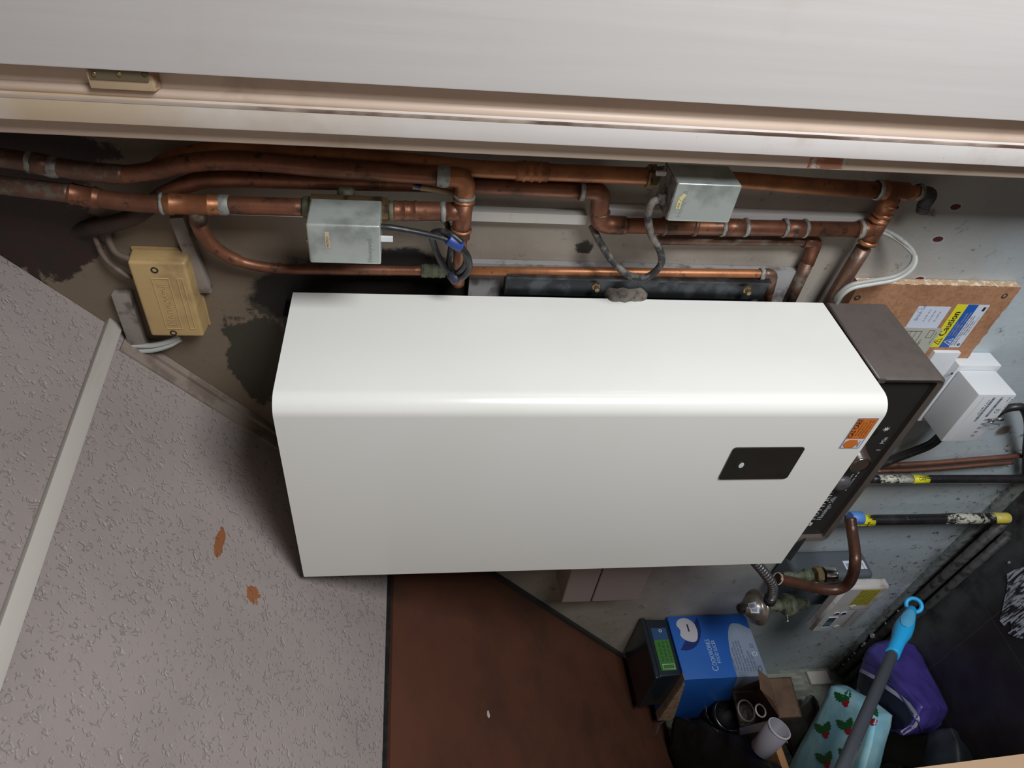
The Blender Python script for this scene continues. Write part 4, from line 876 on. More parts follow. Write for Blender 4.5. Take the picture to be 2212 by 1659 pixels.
# regulator and dark meter union
c = Y(1622, 1313, -.115); ax_ = (Y(1700, 1306, -.10) - c).normalized()
t = thing('gas_regulator', c, 'round metal domed gas regulator with two barcode stickers beside the blue box', 'regulator')
REG = simple('regulator_metal', (.26, .23, .20), .32, .7, (.18, .15, .13), 30)
obj('dome', MB().lathe(c - ax_ * .024, ax_, [(0, .004), (0, .012), (.004, .014), (.006, .0155), (.022, .027), (.030, .0295), (.034, .030), (.036, .038), (.040, .040), (.044, .038), (.045, .02)], 36), REG, t)
obj('black_cap', MB().lathe(c - ax_ * .034, ax_, [(0, .007), (.002, .011), (.010, .012), (.012, .009)], 10, smooth=False), BLKRUB, t)
obj('valve_stem', MB().lathe(c + ax_ * .02, ax_, [(0, .020), (.010, .018), (.018, .011), (.050, .011), (.052, .014), (.062, .014), (.064, .010), (.075, .010), (.078, .022), (.080, .026), (.098, .024), (.104, .015), (.140, .014)], 20), VERD, t)
obj('valve_nut', MB().lathe(c + ax_ * .128, ax_, [(0, .013), (.002, .0145), (.026, .0145), (.028, .013)], 12), CHROME, t)
obj('test_screw', MB().lathe(c + ax_ * .098 + Vector((-.008, -.02, 0)), Vector((-.5, -.7, 0)), [(0, .004), (.012, .004), (.014, .006), (.018, .003)], 8), CHROME, t)
for (u, v, sg) in ((1606, 1294, 0), (1618, 1328, 1)):
    p = Y(u, v, -.150); nn = Vector((.55, -.62, .35 if sg == 0 else .25)).normalized()
    d_ = (CAM - c).normalized(); 
    rd = (p - c); rd = rd - ax_ * rd.dot(ax_); rd = (rd.normalized() * (.4 if 1 else 0) + (d_ - ax_ * d_.dot(ax_)).normalized()).normalized()
    if sg == 0: rd = ((d_ - ax_ * d_.dot(ax_)).normalized() + Vector((.55, 0, 0))).normalized()
    else: rd = ((d_ - ax_ * d_.dot(ax_)).normalized() - Vector((.35, 0, 0))).normalized()
    slope = (rd * .75 - ax_ * .62).normalized(); base = c - ax_ * .024 + ax_ * .013 + rd * .0225
    u_ = ax_ * .75 + rd * .62; f_ = FR(base + slope * .0022, u_.normalized(), slope.cross(u_)); mb = MB(); slab(mb, f_, rect(-.009, -.007, .009, .007, .001), 0, .0004, 0)
    for k in range(7): mb.poly([f_.p(-.006 + k * .0016, -.004, .0006), f_.p(-.0053 + k * .0016, -.004, .0006), f_.p(-.0053 + k * .0016, .004, .0006), f_.p(-.006 + k * .0016, .004, .0006)], 1)
    obj('barcode_sticker', mb, [PAPER, INK], t)
# corrugated hose
P = cat([Y(1628, 1210, -.15), Y(1650, 1236, -.155), Y(1668, 1262, -.16), Y(1669, 1280, -.16), Y(1664, 1294, -.16)], 14)
t = thing('corrugated_hose', P[-1], 'dark corrugated metal hose going down behind the boiler corner', 'hose')
D_ = []; L_ = 0; pts = []; rs = []
import itertools
for i in range(len(P) - 1):
    for k in range(3): pts.append(P[i].lerp(P[i + 1], k / 3))
for i in range(len(pts)): rs.append(.0090 + .0016 * math.cos(i * math.pi * .25))
obj('flexible_tube', MB().tube(pts, rs, 16), simple('hose_metal', (.20, .20, .21), .28, .85), t)
obj('end_cap', MB().lathe(P[-1], P[-1] - P[-5], [(-.008, .0125), (.010, .0125), (.012, .010)], 14), BLACK, t)
# meter body: grey tank + white index box
yfm = -.125; q = [Y(1747, 1366, yfm), Y(1833, 1362, yfm), Y(1931, 1268, yfm)]
mx0 = (q[0].x + q[1].x) / 2; mx1 = q[2].x; mz1 = q[0].z; mz0 = (q[1].z + q[2].z) / 2 
ymb = X(1917, 1245, mx1).y
t = thing('gas_meter', ((mx0 + mx1) / 2, -.1, mz0), 'white gas meter box with yellow notice and coloured buttons low on the wall', 'gas meter')
chf = .010
obj('index_box', MB().box((mx0, yfm, mz0), (mx1, ymb, mz1)), simple('meter_white', (.50, .48, .46), .45, 0, (.34, .29, .25), 30, .5, .75), t, bevel=.006, bseg=1)
q1_, q2_ = Y(1780, 1200, -.06), Y(1890, 1235, -.06)
gx1 = Y(1830, 1199, -.02).x; obj('meter_tank', MB().box((mx0 + .03, -.075, Y(1896, 1240, -.075).z), (gx1, -.003, Y(1748, 1215, -.075).z)), simple('meter_grey', (.085, .10, .115), .5), t, bevel=.016, bseg=5)
fr = FR((mx0, yfm, mz0), VX, VZ); w_, h_ = mx1 - mx0, mz1 - mz0
mb = MB(); slab(mb, fr, rect(w_ * .62, h_ * .18, w_ * .96, h_ * .62), .0001, .0004, 0); yl = obj('yellow_notice', mb, simple('notice_yellow', (.42, .36, .03), .5), t)
mb = MB()
for k in range(7): squig(mb, fr, w_ * .64, h_ * (.21 + k * .058), w_ * .30, h_ * .05, .0005)
obj('notice_print', mb, INK, yl)
mb = MB(); outline(mb, fr, w_ * .12, h_ * .62, w_ * .36, h_ * .84, .0016, .0001, .0012, 0); slab(mb, fr, rect(w_ * .13, h_ * .64, w_ * .35, h_ * .82), .0001, .0005, 1); slab(mb, fr, rect(w_ * .17, h_ * .65, w_ * .24, h_ * .81), .0005, .0007, 2)
obj('display', mb, [PAPER, simple('lcd_dark', (.02, .025, .035), .25), simple('lcd', (.10, .13, .15), .3)], t)
for (fx, fy, c_) in ((.44, .72, simple('button_red', (.14, .015, .015), .35)), (.44, .56, simple('button_black', (.015, .012, .03), .35)), (.60, .50, WPLAST), (.12, .45, WPLAST)):
    cc = fr.p(w_ * fx, h_ * fy, 0); bt = obj('button_rim', MB().lathe(cc, fr.n, [(0, .0072), (.0012, .0072), (.0012, .0058)], 20, caps=False), PAPER, t); obj('button', MB().lathe(cc, fr.n, [(0, .0058), (.001, .0058)], 20), c_, bt)
mb = MB()
for k in range(8): squig(mb, fr, w_ * .10, h_ * (.12 + .055 * k) if k < 5 else h_ * .3, w_ * .40, h_ * .03, .0004)
mb.poly([fr.p(w_ * .52, h_ * .05, .0004), fr.p(w_ * .53, h_ * .05, .0004), fr.p(w_ * .53, h_ * .52, .0004), fr.p(w_ * .52, h_ * .52, .0004)])
obj('faint_print', mb, simple('faint_ink', (.20, .20, .24), .6), t)
p = X(1845, 1218, gx1)
mb = MB(); f_ = FR((gx1 + .0002, p.y, p.z), VY, VZ); slab(mb, f_, rect(-.014, -.026, .008, .026), 0, .0006, 0); bs = obj('barcode_label', mb, PAPER, t)
mb = MB(); 
for k in range(8): mb.poly([f_.p(-.014 + k * .002, .008, .0008), f_.p(-.013 + k * .002, .008, .0008), f_.p(-.013 + k * .002, .022, .0008), f_.p(-.014 + k * .002, .022, .0008)])
squig(mb, f_, -.014, -.010, .014, .004, .0008); squig(mb, f_, -.014, -.02, .014, .004, .0008)
obj('barcode', mb, INK, bs)

# ================================================================== PINKISH PLASTIC UNIT under the boiler
yf = -.075; xx0 = Y(1380, 1297, yf).x; xx0b = xx0; z_a = Y(1215, 1295, yf).z; z_b = Y(1380, 1295, yf).z; zm = Y(1290, 1265, yf).z
t = thing('consumer_unit', (xx0, 0, z_b), 'dusky pink-white plastic unit with a centre slot, low behind the boiler', 'electrical unit')
PK = simple('dull_white_plastic', (.40, .33, .31), .45)
for (za_, zb_, nm) in ((zm + .001, z_a, 'cover'), (z_b, zm - .001, 'cover')):
    obj(nm, MB().hexa([(xx0, yf, za_), (xx0 + .17, yf, za_), (xx0 + .17, yf, zb_), (xx0, yf, zb_)], [(xx0 - .010, -.001, za_), (xx0 + .18, -.001, za_), (xx0 + .18, -.001, zb_), (xx0 - .010, -.001, zb_)]), PK, t, bevel=.005, bseg=3)
obj('seam', MB().box((xx0 + .002, yf + .003, zm - .0012), (xx0 + .17, -.002, zm + .0012)), BLACK, t)

# ================================================================== STORED THINGS
def shelf():
    t = thing('wooden_shelf', (-1.88, -.26, 0), 'rough low wooden shelf holding the stored boxes by the left wall', 'shelf')
    obj('board', MB().box((XL + .004, -.52, .428), (-1.735, -.012, .446)), WOODO, t, bevel=.001)
    obj('batten', MB().box((XL + .001, -.50, .400), (XL + .03, -.015, .4278)), WOODO, t)
    for (xq, yq) in ((XL + .02, -.49), (-1.79, -.49)):
        obj('leg', MB().box((xq, yq - .014, 0), (xq + .03, yq + .014, .428)), WOODO, t)
    return t
shelf()
# --- food slicer carton
cxr = -1.645; y0c = X(1483, 1468, cxr).y; y1c = min(X(1440, 1330, cxr).y, -.003); z1c = X(1460, 1400, cxr).z; z0c = .4465
cxl = -1.905
t = thing('slicer_carton', ((cxl + cxr) / 2, (y0c + y1c) / 2, z0c), 'blue printed food slicer carton standing on the wooden shelf', 'box')
CBL = NT('carton_blue'); gx = CBL.n.new('ShaderNodeSeparateXYZ'); CBL.l(CBL.co, gx.inputs[0])
CBL.color(CBL.mix(CBL.ramp(CBL.noise(5, 2), .3, .7), (.014, .085, .36), (.018, .12, .44))); CBL.rough(.35)
TAN = simple('torn_card', (.30, .20, .12), .85, 0, (.20, .13, .08), 60)
obj('carton', MB().box((cxl, y0c, z0c), (cxr, y1c, z1c)), CBL.m, t, bevel=.0012)
fr = FR((cxr, y0c, z0c), VY, VZ); w_, h_ = y1c - y0c, z1c - z0c; mb = MB()
LB = simple('carton_pale_blue', (.22, .27, .36), .4); DB = simple('carton_navy', (.008, .02, .13), .4)
slab(mb, fr, [(0, h_ * .97)] + [(w_ * .0 + 0, h_ * .97)] if 0 else [p for p in circ(w_ * .86, h_ * .88, w_ * .42, h_ * .26) if 0 <= p[0] <= w_ and p[1] <= h_], .0001, .0003, 1)
arch = [(0, 0), (w_ * .70, 0)] ; arch = [(w_ * .0, h_ * .0)]
half = [(w_ * .80 * math.cos(a), h_ * .01 + h_ * .36 * (math.sin(a) * .0 + 1)) for a in (0,)]
pts = [(0, 0.0)] + [(0, h_ * .37)] + [(w_ * .85 * math.sin(a), h_ * (.20 + .17 * math.cos(a))) for a in [k * math.pi / 16 for k in range(1, 9)]] + [(w_ * .84, h_ * .12), (w_ * .74, 0.0)]
slab(mb, fr, pts, .0001, .0003, 0)
sl_ = [(.62, .84), (.70, .93), (.80, .94), (.88, .88), (.93, .80), (.95, .72), (.88, .665), (.66, .66), (.62, .70), (.66, .76)]
def chaikin(p):
    for _ in range(2): p = [q for i in range(len(p)) for q in ((p[i][0] * .75 + p[(i + 1) % len(p)][0] * .25, p[i][1] * .75 + p[(i + 1) % len(p)][1] * .25), (p[i][0] * .25 + p[(i + 1) % len(p)][0] * .75, p[i][1] * .25 + p[(i + 1) % len(p)][1] * .75))]
    return p
slab(mb, fr, [(w_ * a, h_ * b) for a, b in chaikin([((x_ - .80) * 1.15 + .79, (y_ - .8) * 1.25 + .80) for x_, y_ in ((.60, .74), (.62, .83), (.70, .89), (.78, .86), (.86, .90), (.94, .86), (.96, .78), (.90, .72), (.84, .70), (.72, .70))])][::-1], .0003, .0006, 2)
slab(mb, fr, rect(w_ * .74, h_ * .77, w_ * .86, h_ * .79), .0006, .0007, 3)
obj('printed_panel', mb, [LB, DB, simple('slicer_white', (.45, .43, .47), .5), INK], t)
mb = MB(); text(mb, fr, 'C', w_ * .10, h_ * .56, .023, .0008, sx=.8); text(mb, fr, 'OOKWORKS', w_ * .10 + .014, h_ * .565, .0175, .0008, sx=.66); text(mb, fr, 'FOOD SLICER', w_ * .22, h_ * .505, .0135, .0008, sx=.72)
for k in range(4):
    pass
obj('lettering', mb, simple('pale_blue_ink', (.36, .46, .62), .6), t)
mb = MB()
for k, s_ in enumerate(('3 speed control', '1 fixed stainless steel blade', '15mm adjustable slicing thickness', 'Maximum 12 mm for easy storage', 'Fold up design for safety operation', 'Push on button', 'Food pusher provided', '230V 50Hz 150W')):
    text(mb, fr, '\u2022 ' + s_, w_ * .06, h_ * (.345 - k * .036), .0078, .0006, sx=.72)
text(mb, fr, 'CE', w_ * .06, h_ * .035, .014, .0006)
outline(mb, fr, w_ * .44, h_ * .045, w_ * .50, h_ * .085, .0006, .0004, .0006); outline(mb, fr, w_ * .455, h_ * .055, w_ * .485, h_ * .075, .0005, .0004, .0006)
cc_ = [(w_ * .34 + .005 * math.cos(a), h_ * .06 + .006 * math.sin(a)) for a in [k * math.pi / 3 for k in range(6)]]
for (a_, b_) in cc_: mb.poly([fr.p(a_ + p_[0], b_ + p_[1], .0006) for p_ in circ(0, 0, .0018, n=6)], 1)
obj('small_print', mb, [simple('navy_ink', (.02, .03, .10), .6), WINK], t)
fr2 = FR((cxl, y0c, z0c), VX, VZ); W2 = cxr - cxl; mb = MB()
slab(mb, fr2, [(W2, 0), (W2, h_ * .37), (W2 * .72, h_ * .30), (W2 * .45, h_ * .15), (W2 * .3, 0)][::-1], .0001, .0003, 0)
obj('end_panel', mb, [LB, CBL.m], t)
mb = MB(); slab(mb, FR((cxl, y0c, z1c), VX, VY), [(0, 0), (W2, 0), (W2, .018), (W2 * .8, .016), (W2 * .55, .020), (W2 * .3, .017), (0, .020)], .0002, .0012); slab(mb, fr2, [(0, h_ * .8), (W2 * .35, h_ * .86), (W2 * .92, h_ * .97), (W2 * .92, h_), (0, h_)], .0012, .0022)
obj('torn_flap', mb, TAN, t)
# --- dark tub lying on the carton
xt = cxr - .004; zt1 = X(1398, 1400, xt).z; yt1 = min(X(1397, 1330, xt).y, -.004)
t = thing('storage_tub', (-1.76, -.1, z1c + .001), 'dark lidded tub with a green label lying on top of the blue carton', 'tub')
TUB = simple('dark_tub_plastic', (.010, .018, .028), .2, 0, (.016, .02, .022), 30); 
xtl = max(cxl + .02, (zt1 + .01 - SC) / SK + .02)
ytf = y0c + .006
obj('tub_body', MB().hexa([(xtl, ytf + .008, z1c + .0015), (xt, ytf + .008, z1c + .0015), (xt, yt1 - .004, z1c + .0015), (xtl, yt1 - .004, z1c + .0015)], [(xtl, ytf + .004, zt1 - .012), (xt + .002, ytf + .004, zt1 - .012), (xt + .002, yt1 - .002, zt1 - .012), (xtl, yt1 - .002, zt1 - .012)]), TUB, t, bevel=.004, bseg=3)
obj('lid', MB().box((xtl, ytf, zt1 - .012), (xt + .006, yt1, zt1)), TUB, t, bevel=.003, bseg=3)
fr = FR((xt + .0022, ytf, z1c), VY, VZ); hh = zt1 - .012 - z1c; mb = MB(); ww = yt1 - ytf
slab(mb, fr, rect(ww * .12, hh * .2, ww * .82, hh * .85), .0001, .0008, 0); slab(mb, fr, rect(ww * .62, hh * .2, ww * .82, hh * .85), .0008, .0010, 1)
lbo = obj('green_label', mb, [simple('label_green', (.035, .15, .02), .45), simple('label_navy', (.02, .06, .16), .45)], t)
mb = MB(); text(mb, fr, 'o', ww * .74, hh * .4, .018, .0011); outline(mb, fr, ww * .14, hh * .25, ww * .22, hh * .75, .0008, .0008, .0011)
for k in range(3): squig(mb, fr, ww * .27, hh * (.28 + .18 * k), ww * .32, hh * .14, .0010, 1)
obj('label_print', mb, [WINK, INK], lbo)

# --- open brown carton with rings and a plastic bag on the shelf
zs = .4465
ca, cb_ = on(1600, 1572, .50), on(1684, 1552, .50)
e1 = (cb_ - ca); e1.z = 0; e2 = on(1578, 1512, .50) - ca; e2.z = 0
W1 = e1.length; r1 = e1.normalized(); r2 = Vector((-r1.y, r1.x, 0)); 
if r2.dot(e2) < 0: r2 = -r2
D1 = .085; o_ = Vector((ca.x, ca.y, zs))
t = thing('open_carton', o_, 'small open brown carton holding white rings and a clear bag', 'box')
KR = simple('brown_card', (.13, .075, .045), .85, 0, (.09, .055, .035), 40)
hC = .055; mb = MB(); T = .002
def wallq(a, b, h, nrm): mb.prism([a, b, b + VZ * h, a + VZ * h], nrm * T)
A_, B_, C_, D__ = o_, o_ + r1 * W1, o_ + r1 * W1 + r2 * D1, o_ + r2 * D1
wallq(B_, C_, hC * 1.0, -r1); wallq(C_, D__, hC * 1.25, -r2); wallq(D__, A_, hC, r1); mb.prism([A_ + VZ * .001, B_ + VZ * .001, C_ + VZ * .001, D__ + VZ * .001], (0, 0, .002))
mb.prism([C_ + VZ * hC, C_ + VZ * (hC + .02) + r2 * .02, B_ * .3 + C_ * .7 + VZ * (hC + .035) + r1 * .02, B_ * .6 + C_ * .4 + VZ * (hC + .015) + r1 * .03, B_ + VZ * hC + r1 * .01], (0, 0, .002))
obj('card_walls', mb, KR, t)
OCH = simple('ochre_print', (.27, .20, .10), .5, 0, (.18, .13, .07), 60, .5, .65)
mb = MB(); wallq(A_, B_, hC, r2); obj('front_wall', mb, KR, t)
E0, E1_ = A_ + VZ * (hC + .001), B_ + VZ * (hC + .001); dn = -r2
mb = MB(); mb.prism([E0, E1_, E1_ + dn * .017 + VZ * .004 - r1 * .004, E0 + dn * .017 + VZ * .004 + r1 * .004], (0, 0, .0012)); obj('white_flap', mb, simple('card_white', (.62, .57, .52), .7), t)
G0, G1 = E0 + dn * .0175 + VZ * .003, E1_ + dn * .0175 + VZ * .003; G2, G3 = G1 + dn * .032 - VZ * .010, G0 + dn * .032 - VZ * .010
mb = MB(); mb.prism([G0, G1, G2, G3], (0, 0, -.0012)); fo = obj('printed_flap', mb, OCH, t)
f_ = FR(G3, (G2 - G3).normalized(), (G0 - G3).normalized())
if f_.n.z < 0: f_ = FR(G2, (G3 - G2).normalized(), (G1 - G2).normalized())
mb = MB(); slab(mb, f_, circ(W1 * .35, .016, .012, .007), .0002, .0005)
squig(mb, f_, W1 * .12, .003, W1 * .7, .006, .0005); squig(mb, f_, W1 * .6, .018, W1 * .3, .007, .0005)
obj('flap_print', mb, simple('dark_print', (.03, .03, .035), .6), fo)
cen = (A_ + C_) / 2
def torus(c, nrm, R, r, n=36, m_=10):
    nrm = Vector(nrm).normalized(); a = nrm.orthogonal().normalized(); b = nrm.cross(a); P = [c + (a * math.cos(2 * math.pi * k / n) + b * math.sin(2 * math.pi * k / n)) * R for k in range(n + 1)]
    return MB().tube(P, r, m_, caps=False)
WR = simple('ring_white', (.52, .50, .47), .5)
for (u, v, zz, R, r, lab) in ((1612, 1535, .500, .024, .0022, 'large white plastic ring in the open brown carton'), (1643, 1535, .514, .0135, .0020, 'small white plastic ring in the open brown carton')):
    c = on(u, v, zz); o = obj('plastic_ring', torus(c, (.35, -.25, .9), R, r), WR); put(o, lab, 'ring')
CLR = NT('clear_polythene'); CLR.color(CLR.mix(CLR.ramp(CLR.noise(70, 6, .7, 2), .4, .65), (.46, .40, .32), (.20, .16, .14))); CLR.rough(.25); CLR.bump(CLR.noise(60, 6, .7, 2), .9, .004)
c = on(1612, 1548, .478); o = obj('polythene_bag', softbox([c + Vector((a * .026, b * .026, dz)) for dz in (-.026, .016) for a, b in ((-1, -1), (1, -1), (1, 1), (-1, 1))], 7, .75, .006, 40, 3), CLR.m); put(o, 'crumpled clear polythene bag inside the open brown carton', 'bag')
# black rings / wheel
for (u, v, zz, R, lab) in ((1574, 1545, .475, .046, 'glossy black cable reel beside the open brown carton, outer one'), (1552, 1540, .480, .042, 'glossy black cable reel between the outer one and the blue carton')):
    c = on(u, v, zz + .03); d_ = (on(1640, 1500, zz) - on(1578, 1535, zz)).normalized()
    t = thing('cable_reel', c - VZ * R, lab, 'reel'); obj('rim', torus(c, d_, R * .8, .0075), simple('gloss_black', (.008, .008, .009), .18), t)
    obj('hub', MB().lathe(c - d_ * .004, d_, [(0, .006), (0, R * .74), (.004, R * .76), (.006, .012), (.010, .010)], 28), BLACK, t)
# translucent beaker
pa, pb = on(1640, 1622, .50), on(1684, 1572, .475)
c0 = CAM + (pa - CAM) * .985; ax_ = (on(1688, 1570, .50) - on(1636, 1628, .485)).normalized(); 
CUPM = NT('frosted_plastic'); CUPM.color((.42, .40, .45)); CUPM.rough(.45); CUPM.b.inputs['Transmission Weight'].default_value = .45; CUPM.b.inputs['IOR'].default_value = 1.2
pm = on(1684, 1573, .52); dB = (pm - CAM).dot(az) + .035; bq = CAM + ray(1643, 1620) * dB; ax_ = (pm - bq).normalized(); Lc = (pm - bq).length; base_ = bq
t = thing('plastic_beaker', base_, 'frosted clear plastic beaker tipped towards the holly gift bag', 'beaker')
rb, rt_ = .0235, .0255
obj('beaker_wall', MB().lathe(base_, ax_, [(.002, .004), (0, rb * .9), (.002, rb), (Lc, rt_), (Lc, rt_ - .0022), (.004, rb - .0022), (.004, .002)], 36), CUPM.m, t)
obj('rim_band', MB().lathe(base_ + ax_ * (Lc - .003), ax_, [(0, rt_), (.0003, rt_ + .0008), (.003, rt_ + .0008), (.0036, rt_), (.0036, rt_ - .002)], 36, caps=False), simple('frosted_rim', (.50, .49, .53), .4), t)
# small plank seen by the beaker
# --- black bags
BAG = simple('black_nylon', (.0055, .0055, .006), .55, 0, (.010, .009, .009), 30, bump=.6, bscale=40)
mb = softbox([(-1.96, -.60, .30), (-1.56, -.60, .02), (-1.55, -.40, .02), (-1.96, -.40, .30), (-1.90, -.60, .52), (-1.56, -.62, .40), (-1.66, -.28, .46), (-1.90, -.26, .565)], 12, .45, .022, 9, 5)
def bagify():
    a = [on(1395, 1600, .60), on(1420, 1545, .62), on(1500, 1520, .60), on(1560, 1590, .56), on(1640, 1650, .52)]
    c = [on(1400, 1620, .60), on(1440, 1560, .60), on(1555, 1580, .56), on(1680, 1690, .50), on(1560, 1760, .50), on(1390, 1720, .60)]
    return a
q = [on(1400, 1740, .50), on(1700, 1745, .448), on(1640, 1640, .449), on(1470, 1560, .449), on(1390, 1700, .63), on(1660, 1700, .56), on(1545, 1560, .535), on(1425, 1560, .62)]
o = obj('black_bag', softbox([(-2.02, -.62, .449), (-1.52, -.62, .449), (-1.71, -.37, .449), (-2.02, -.19, .449), on(1400, 1800, .64), on(1770, 1790, .57), on(1612, 1596, .545), on(1452, 1532, .625)], 14, .22, .014, 16, 5), BAG)
put(o, 'slumped black nylon bag on the shelf in front of the blue carton', 'bag')
c = on(1413, 1575, .62)
o = obj('paper_scrap', MB().prism([on(1409, 1600, .655), on(1408, 1578, .655), on(1420, 1562, .655), on(1438, 1556, .655), on(1424, 1568, .655), on(1416, 1590, .655)], (0, 0, .001)), simple('grubby_white', (.26, .25, .23), .7)); put(o, 'curled white paper scrap poking out above the black nylon bag', 'paper')

# --- purple rucksack
PUR = simple('purple_nylon', (.075, .055, .30), .38, 0, (.05, .038, .21), 18, bump=.45, bscale=22)
NAVY = simple('navy_nylon', (.010, .009, .030), .5, 0, (.007, .006, .02), 20, bump=.4, bscale=30)
def ruck():
    # footprint traced on the floor with real height
    c8 = [on(1872, 1560, .0), on(1985, 1605, .0), on(2058, 1528, .0), on(1935, 1368, .0), on(1835, 1500, .26), on(1955, 1585, .22), on(2010, 1520, .15), on(1880, 1400, .17)]
    order = [c8[0], c8[1], c8[2], c8[3], c8[4], c8[5], c8[6], c8[7]]
    return order
rk = thing('rucksack', (-1.67, -.2, 0), 'purple rucksack with pale piping slumped on the dark floor under the mop handle', 'bag')
rk8 = [on(1925, 1600, .0), on(2025, 1585, .0), on(2060, 1535, .0), on(1960, 1340, .0), on(1826, 1520, .17), on(1945, 1600, .20), on(2000, 1535, .19), on(1865, 1385, .12)]
rk8[3] = Vector((rk8[3].x, min(rk8[3].y, -.07), 0)); rk8[7] = Vector((rk8[7].x, min(rk8[7].y, -.07), rk8[7].z))
rmb = softbox(rk8, 14, .42, .008, 14, 2); body = obj('body', rmb, PUR, rk)
bv = BVHTree.FromPolygons([v for v in rmb.v], [tuple(f) for f in rmb.f])
def onsurf(bvh, u, v, off=.001):
    d = ray(u, v).normalized(); h = bvh.ray_cast(CAM, d)
    if h[0] is None: return None
    n_ = h[1] if h[1].dot(d) < 0 else -h[1]
    return h[0] + n_ * off
def surfstrip(bvh, pts, wpx, off=.002):
    P = []; 
    for i in range(len(pts) - 1):
        for k in range(6): P.append((pts[i][0] + (pts[i + 1][0] - pts[i][0]) * k / 6, pts[i][1] + (pts[i + 1][1] - pts[i][1]) * k / 6))
    P.append(pts[-1]); vs = []; 
    for i, (u, v) in enumerate(P):
        a, b = P[max(i - 1, 0)], P[min(i + 1, len(P) - 1)]; dx, dy = b[0] - a[0], b[1] - a[1]; l = math.hypot(dx, dy); nx, ny = -dy / l, dx / l
        p, q = onsurf(bvh, u + nx * wpx / 2, v + ny * wpx / 2, off), onsurf(bvh, u - nx * wpx / 2, v - ny * wpx / 2, off)
        if p is None or q is None: continue
        vs += [p, q]
    n_ = len(vs) // 2; mb = MB(); mb.add(vs, [(2 * i, 2 * i + 1, 2 * i + 3, 2 * i + 2) for i in range(n_ - 1)], 0, True); return mb
REFL = simple('reflective_piping', (.42, .43, .52), .4)
mb = surfstrip(bv, [(1842, 1440), (1868, 1452), (1893, 1466), (1920, 1488), (1945, 1505), (1965, 1522), (1978, 1540), (1982, 1553), (1976, 1566), (1962, 1575), (1948, 1583)], 8)
obj('piping', mb, REFL, rk)
mb = surfstrip(bv, [(1925, 1478), (1945, 1500), (1965, 1530), (1985, 1565), (1998, 1590)], 3, .003); obj('seam', mb, simple('seam_purple', (.07, .05, .20), .4), rk)
mb = surfstrip(bv, [(1860, 1420), (1895, 1442), (1930, 1475)], 3, .003)
if mb.v: obj('seam', mb, simple('seam_purple2', (.07, .05, .20), .4), rk)
# dark lower pocket
def patch(bvh, outline_px, off=.0015, n=18):
    us = [p[0] for p in outline_px]; vs_ = [p[1] for p in outline_px]; mb = MB(); G = {}
    def inside(u, v):
        c = False; j = len(outline_px) - 1
        for i in range(len(outline_px)):
            xi, yi = outline_px[i]; xj, yj = outline_px[j]
            if (yi > v) != (yj > v) and u < (xj - xi) * (v - yi) / (yj - yi) + xi: c = not c
            j = i
        return c
    u0, u1, v0, v1 = min(us), max(us), min(vs_), max(vs_); N = 44
    for i in range(N + 1):
        for j in range(N + 1):
            u, v = u0 + (u1 - u0) * i / N, v0 + (v1 - v0) * j / N
            if inside(u, v):
                p = onsurf(bvh, u, v, off)
                if p: G[i, j] = len(mb.v); mb.v.append(p)
    for (i, j) in list(G):
        k = [(i, j), (i + 1, j), (i + 1, j + 1), (i, j + 1)]
        if all(a in G for a in k): mb.f.append([G[a] for a in k]); mb.mi.append(0); mb.sm.append(True)
    return mb
mb = patch(bv, [(1842, 1442), (1868, 1455), (1893, 1469), (1920, 1492), (1945, 1509), (1963, 1526), (1974, 1542), (1977, 1553), (1970, 1564), (1948, 1578), (1900, 1572), (1860, 1500), (1825, 1450)])
if mb.f: obj('pocket', mb, NAVY, rk)
mb = surfstrip(bv, [(1895, 1578), (1930, 1584), (1965, 1592), (1990, 1594)], 16, .004)
if mb.v: obj('strap', mb, NAVY, rk)

# --- holly gift bag
gb = thing('gift_bag', (-1.6, -.33, 0), 'pale blue gift bag printed with holly sprigs lying on the floor', 'bag')
LBL = NT('gift_paper'); LBL.color(LBL.mix(LBL.ramp(LBL.noise(16, 5, .6), .35, .7), (.26, .58, .72), (.42, .72, .78))); LBL.rough(.4); LBL.bump(LBL.noise(30, 4), .3, .003)
tp = [on(1797, 1476, .27), on(1897, 1548, .27), on(1862, 1700, .36), on(1680, 1700, .36)]
bt = [Vector((p.x - .05, p.y + .02, max(p.z - .075, .004))) for p in tp]
g8 = [bt[0], bt[1], bt[2], bt[3], tp[0], tp[1], tp[2], tp[3]]
gmb = softbox(g8, 10, .10, .004, 12, 9)
bv2 = BVHTree.FromPolygons([v for v in gmb.v], [tuple(f) for f in gmb.f])
def leafpoly(cx, cy, ang, L, wd):
    o = []; n_ = 10
    for s_ in (1, -1):
        rng = range(n_ + 1) if s_ == 1 else range(n_, -1, -1)
        for k in rng:
            t_ = k / n_; w2 = wd * math.sin(math.pi * min(max(t_, .02), .98)) ** .8 * (1.15 if k % 2 else .72); x_, y_ = (t_ - .0) * L, s_ * w2
            o.append((cx + x_ * math.cos(ang) - y_ * math.sin(ang), cy + x_ * math.sin(ang) + y_ * math.cos(ang)))
    return o
sprigs = [(1826, 1510), (1783, 1578), (1831, 1570), (1786, 1642), (1835, 1632), (1884, 1550), (1738, 1650), (1718, 1592), (1790, 1482), (1700, 1622)]
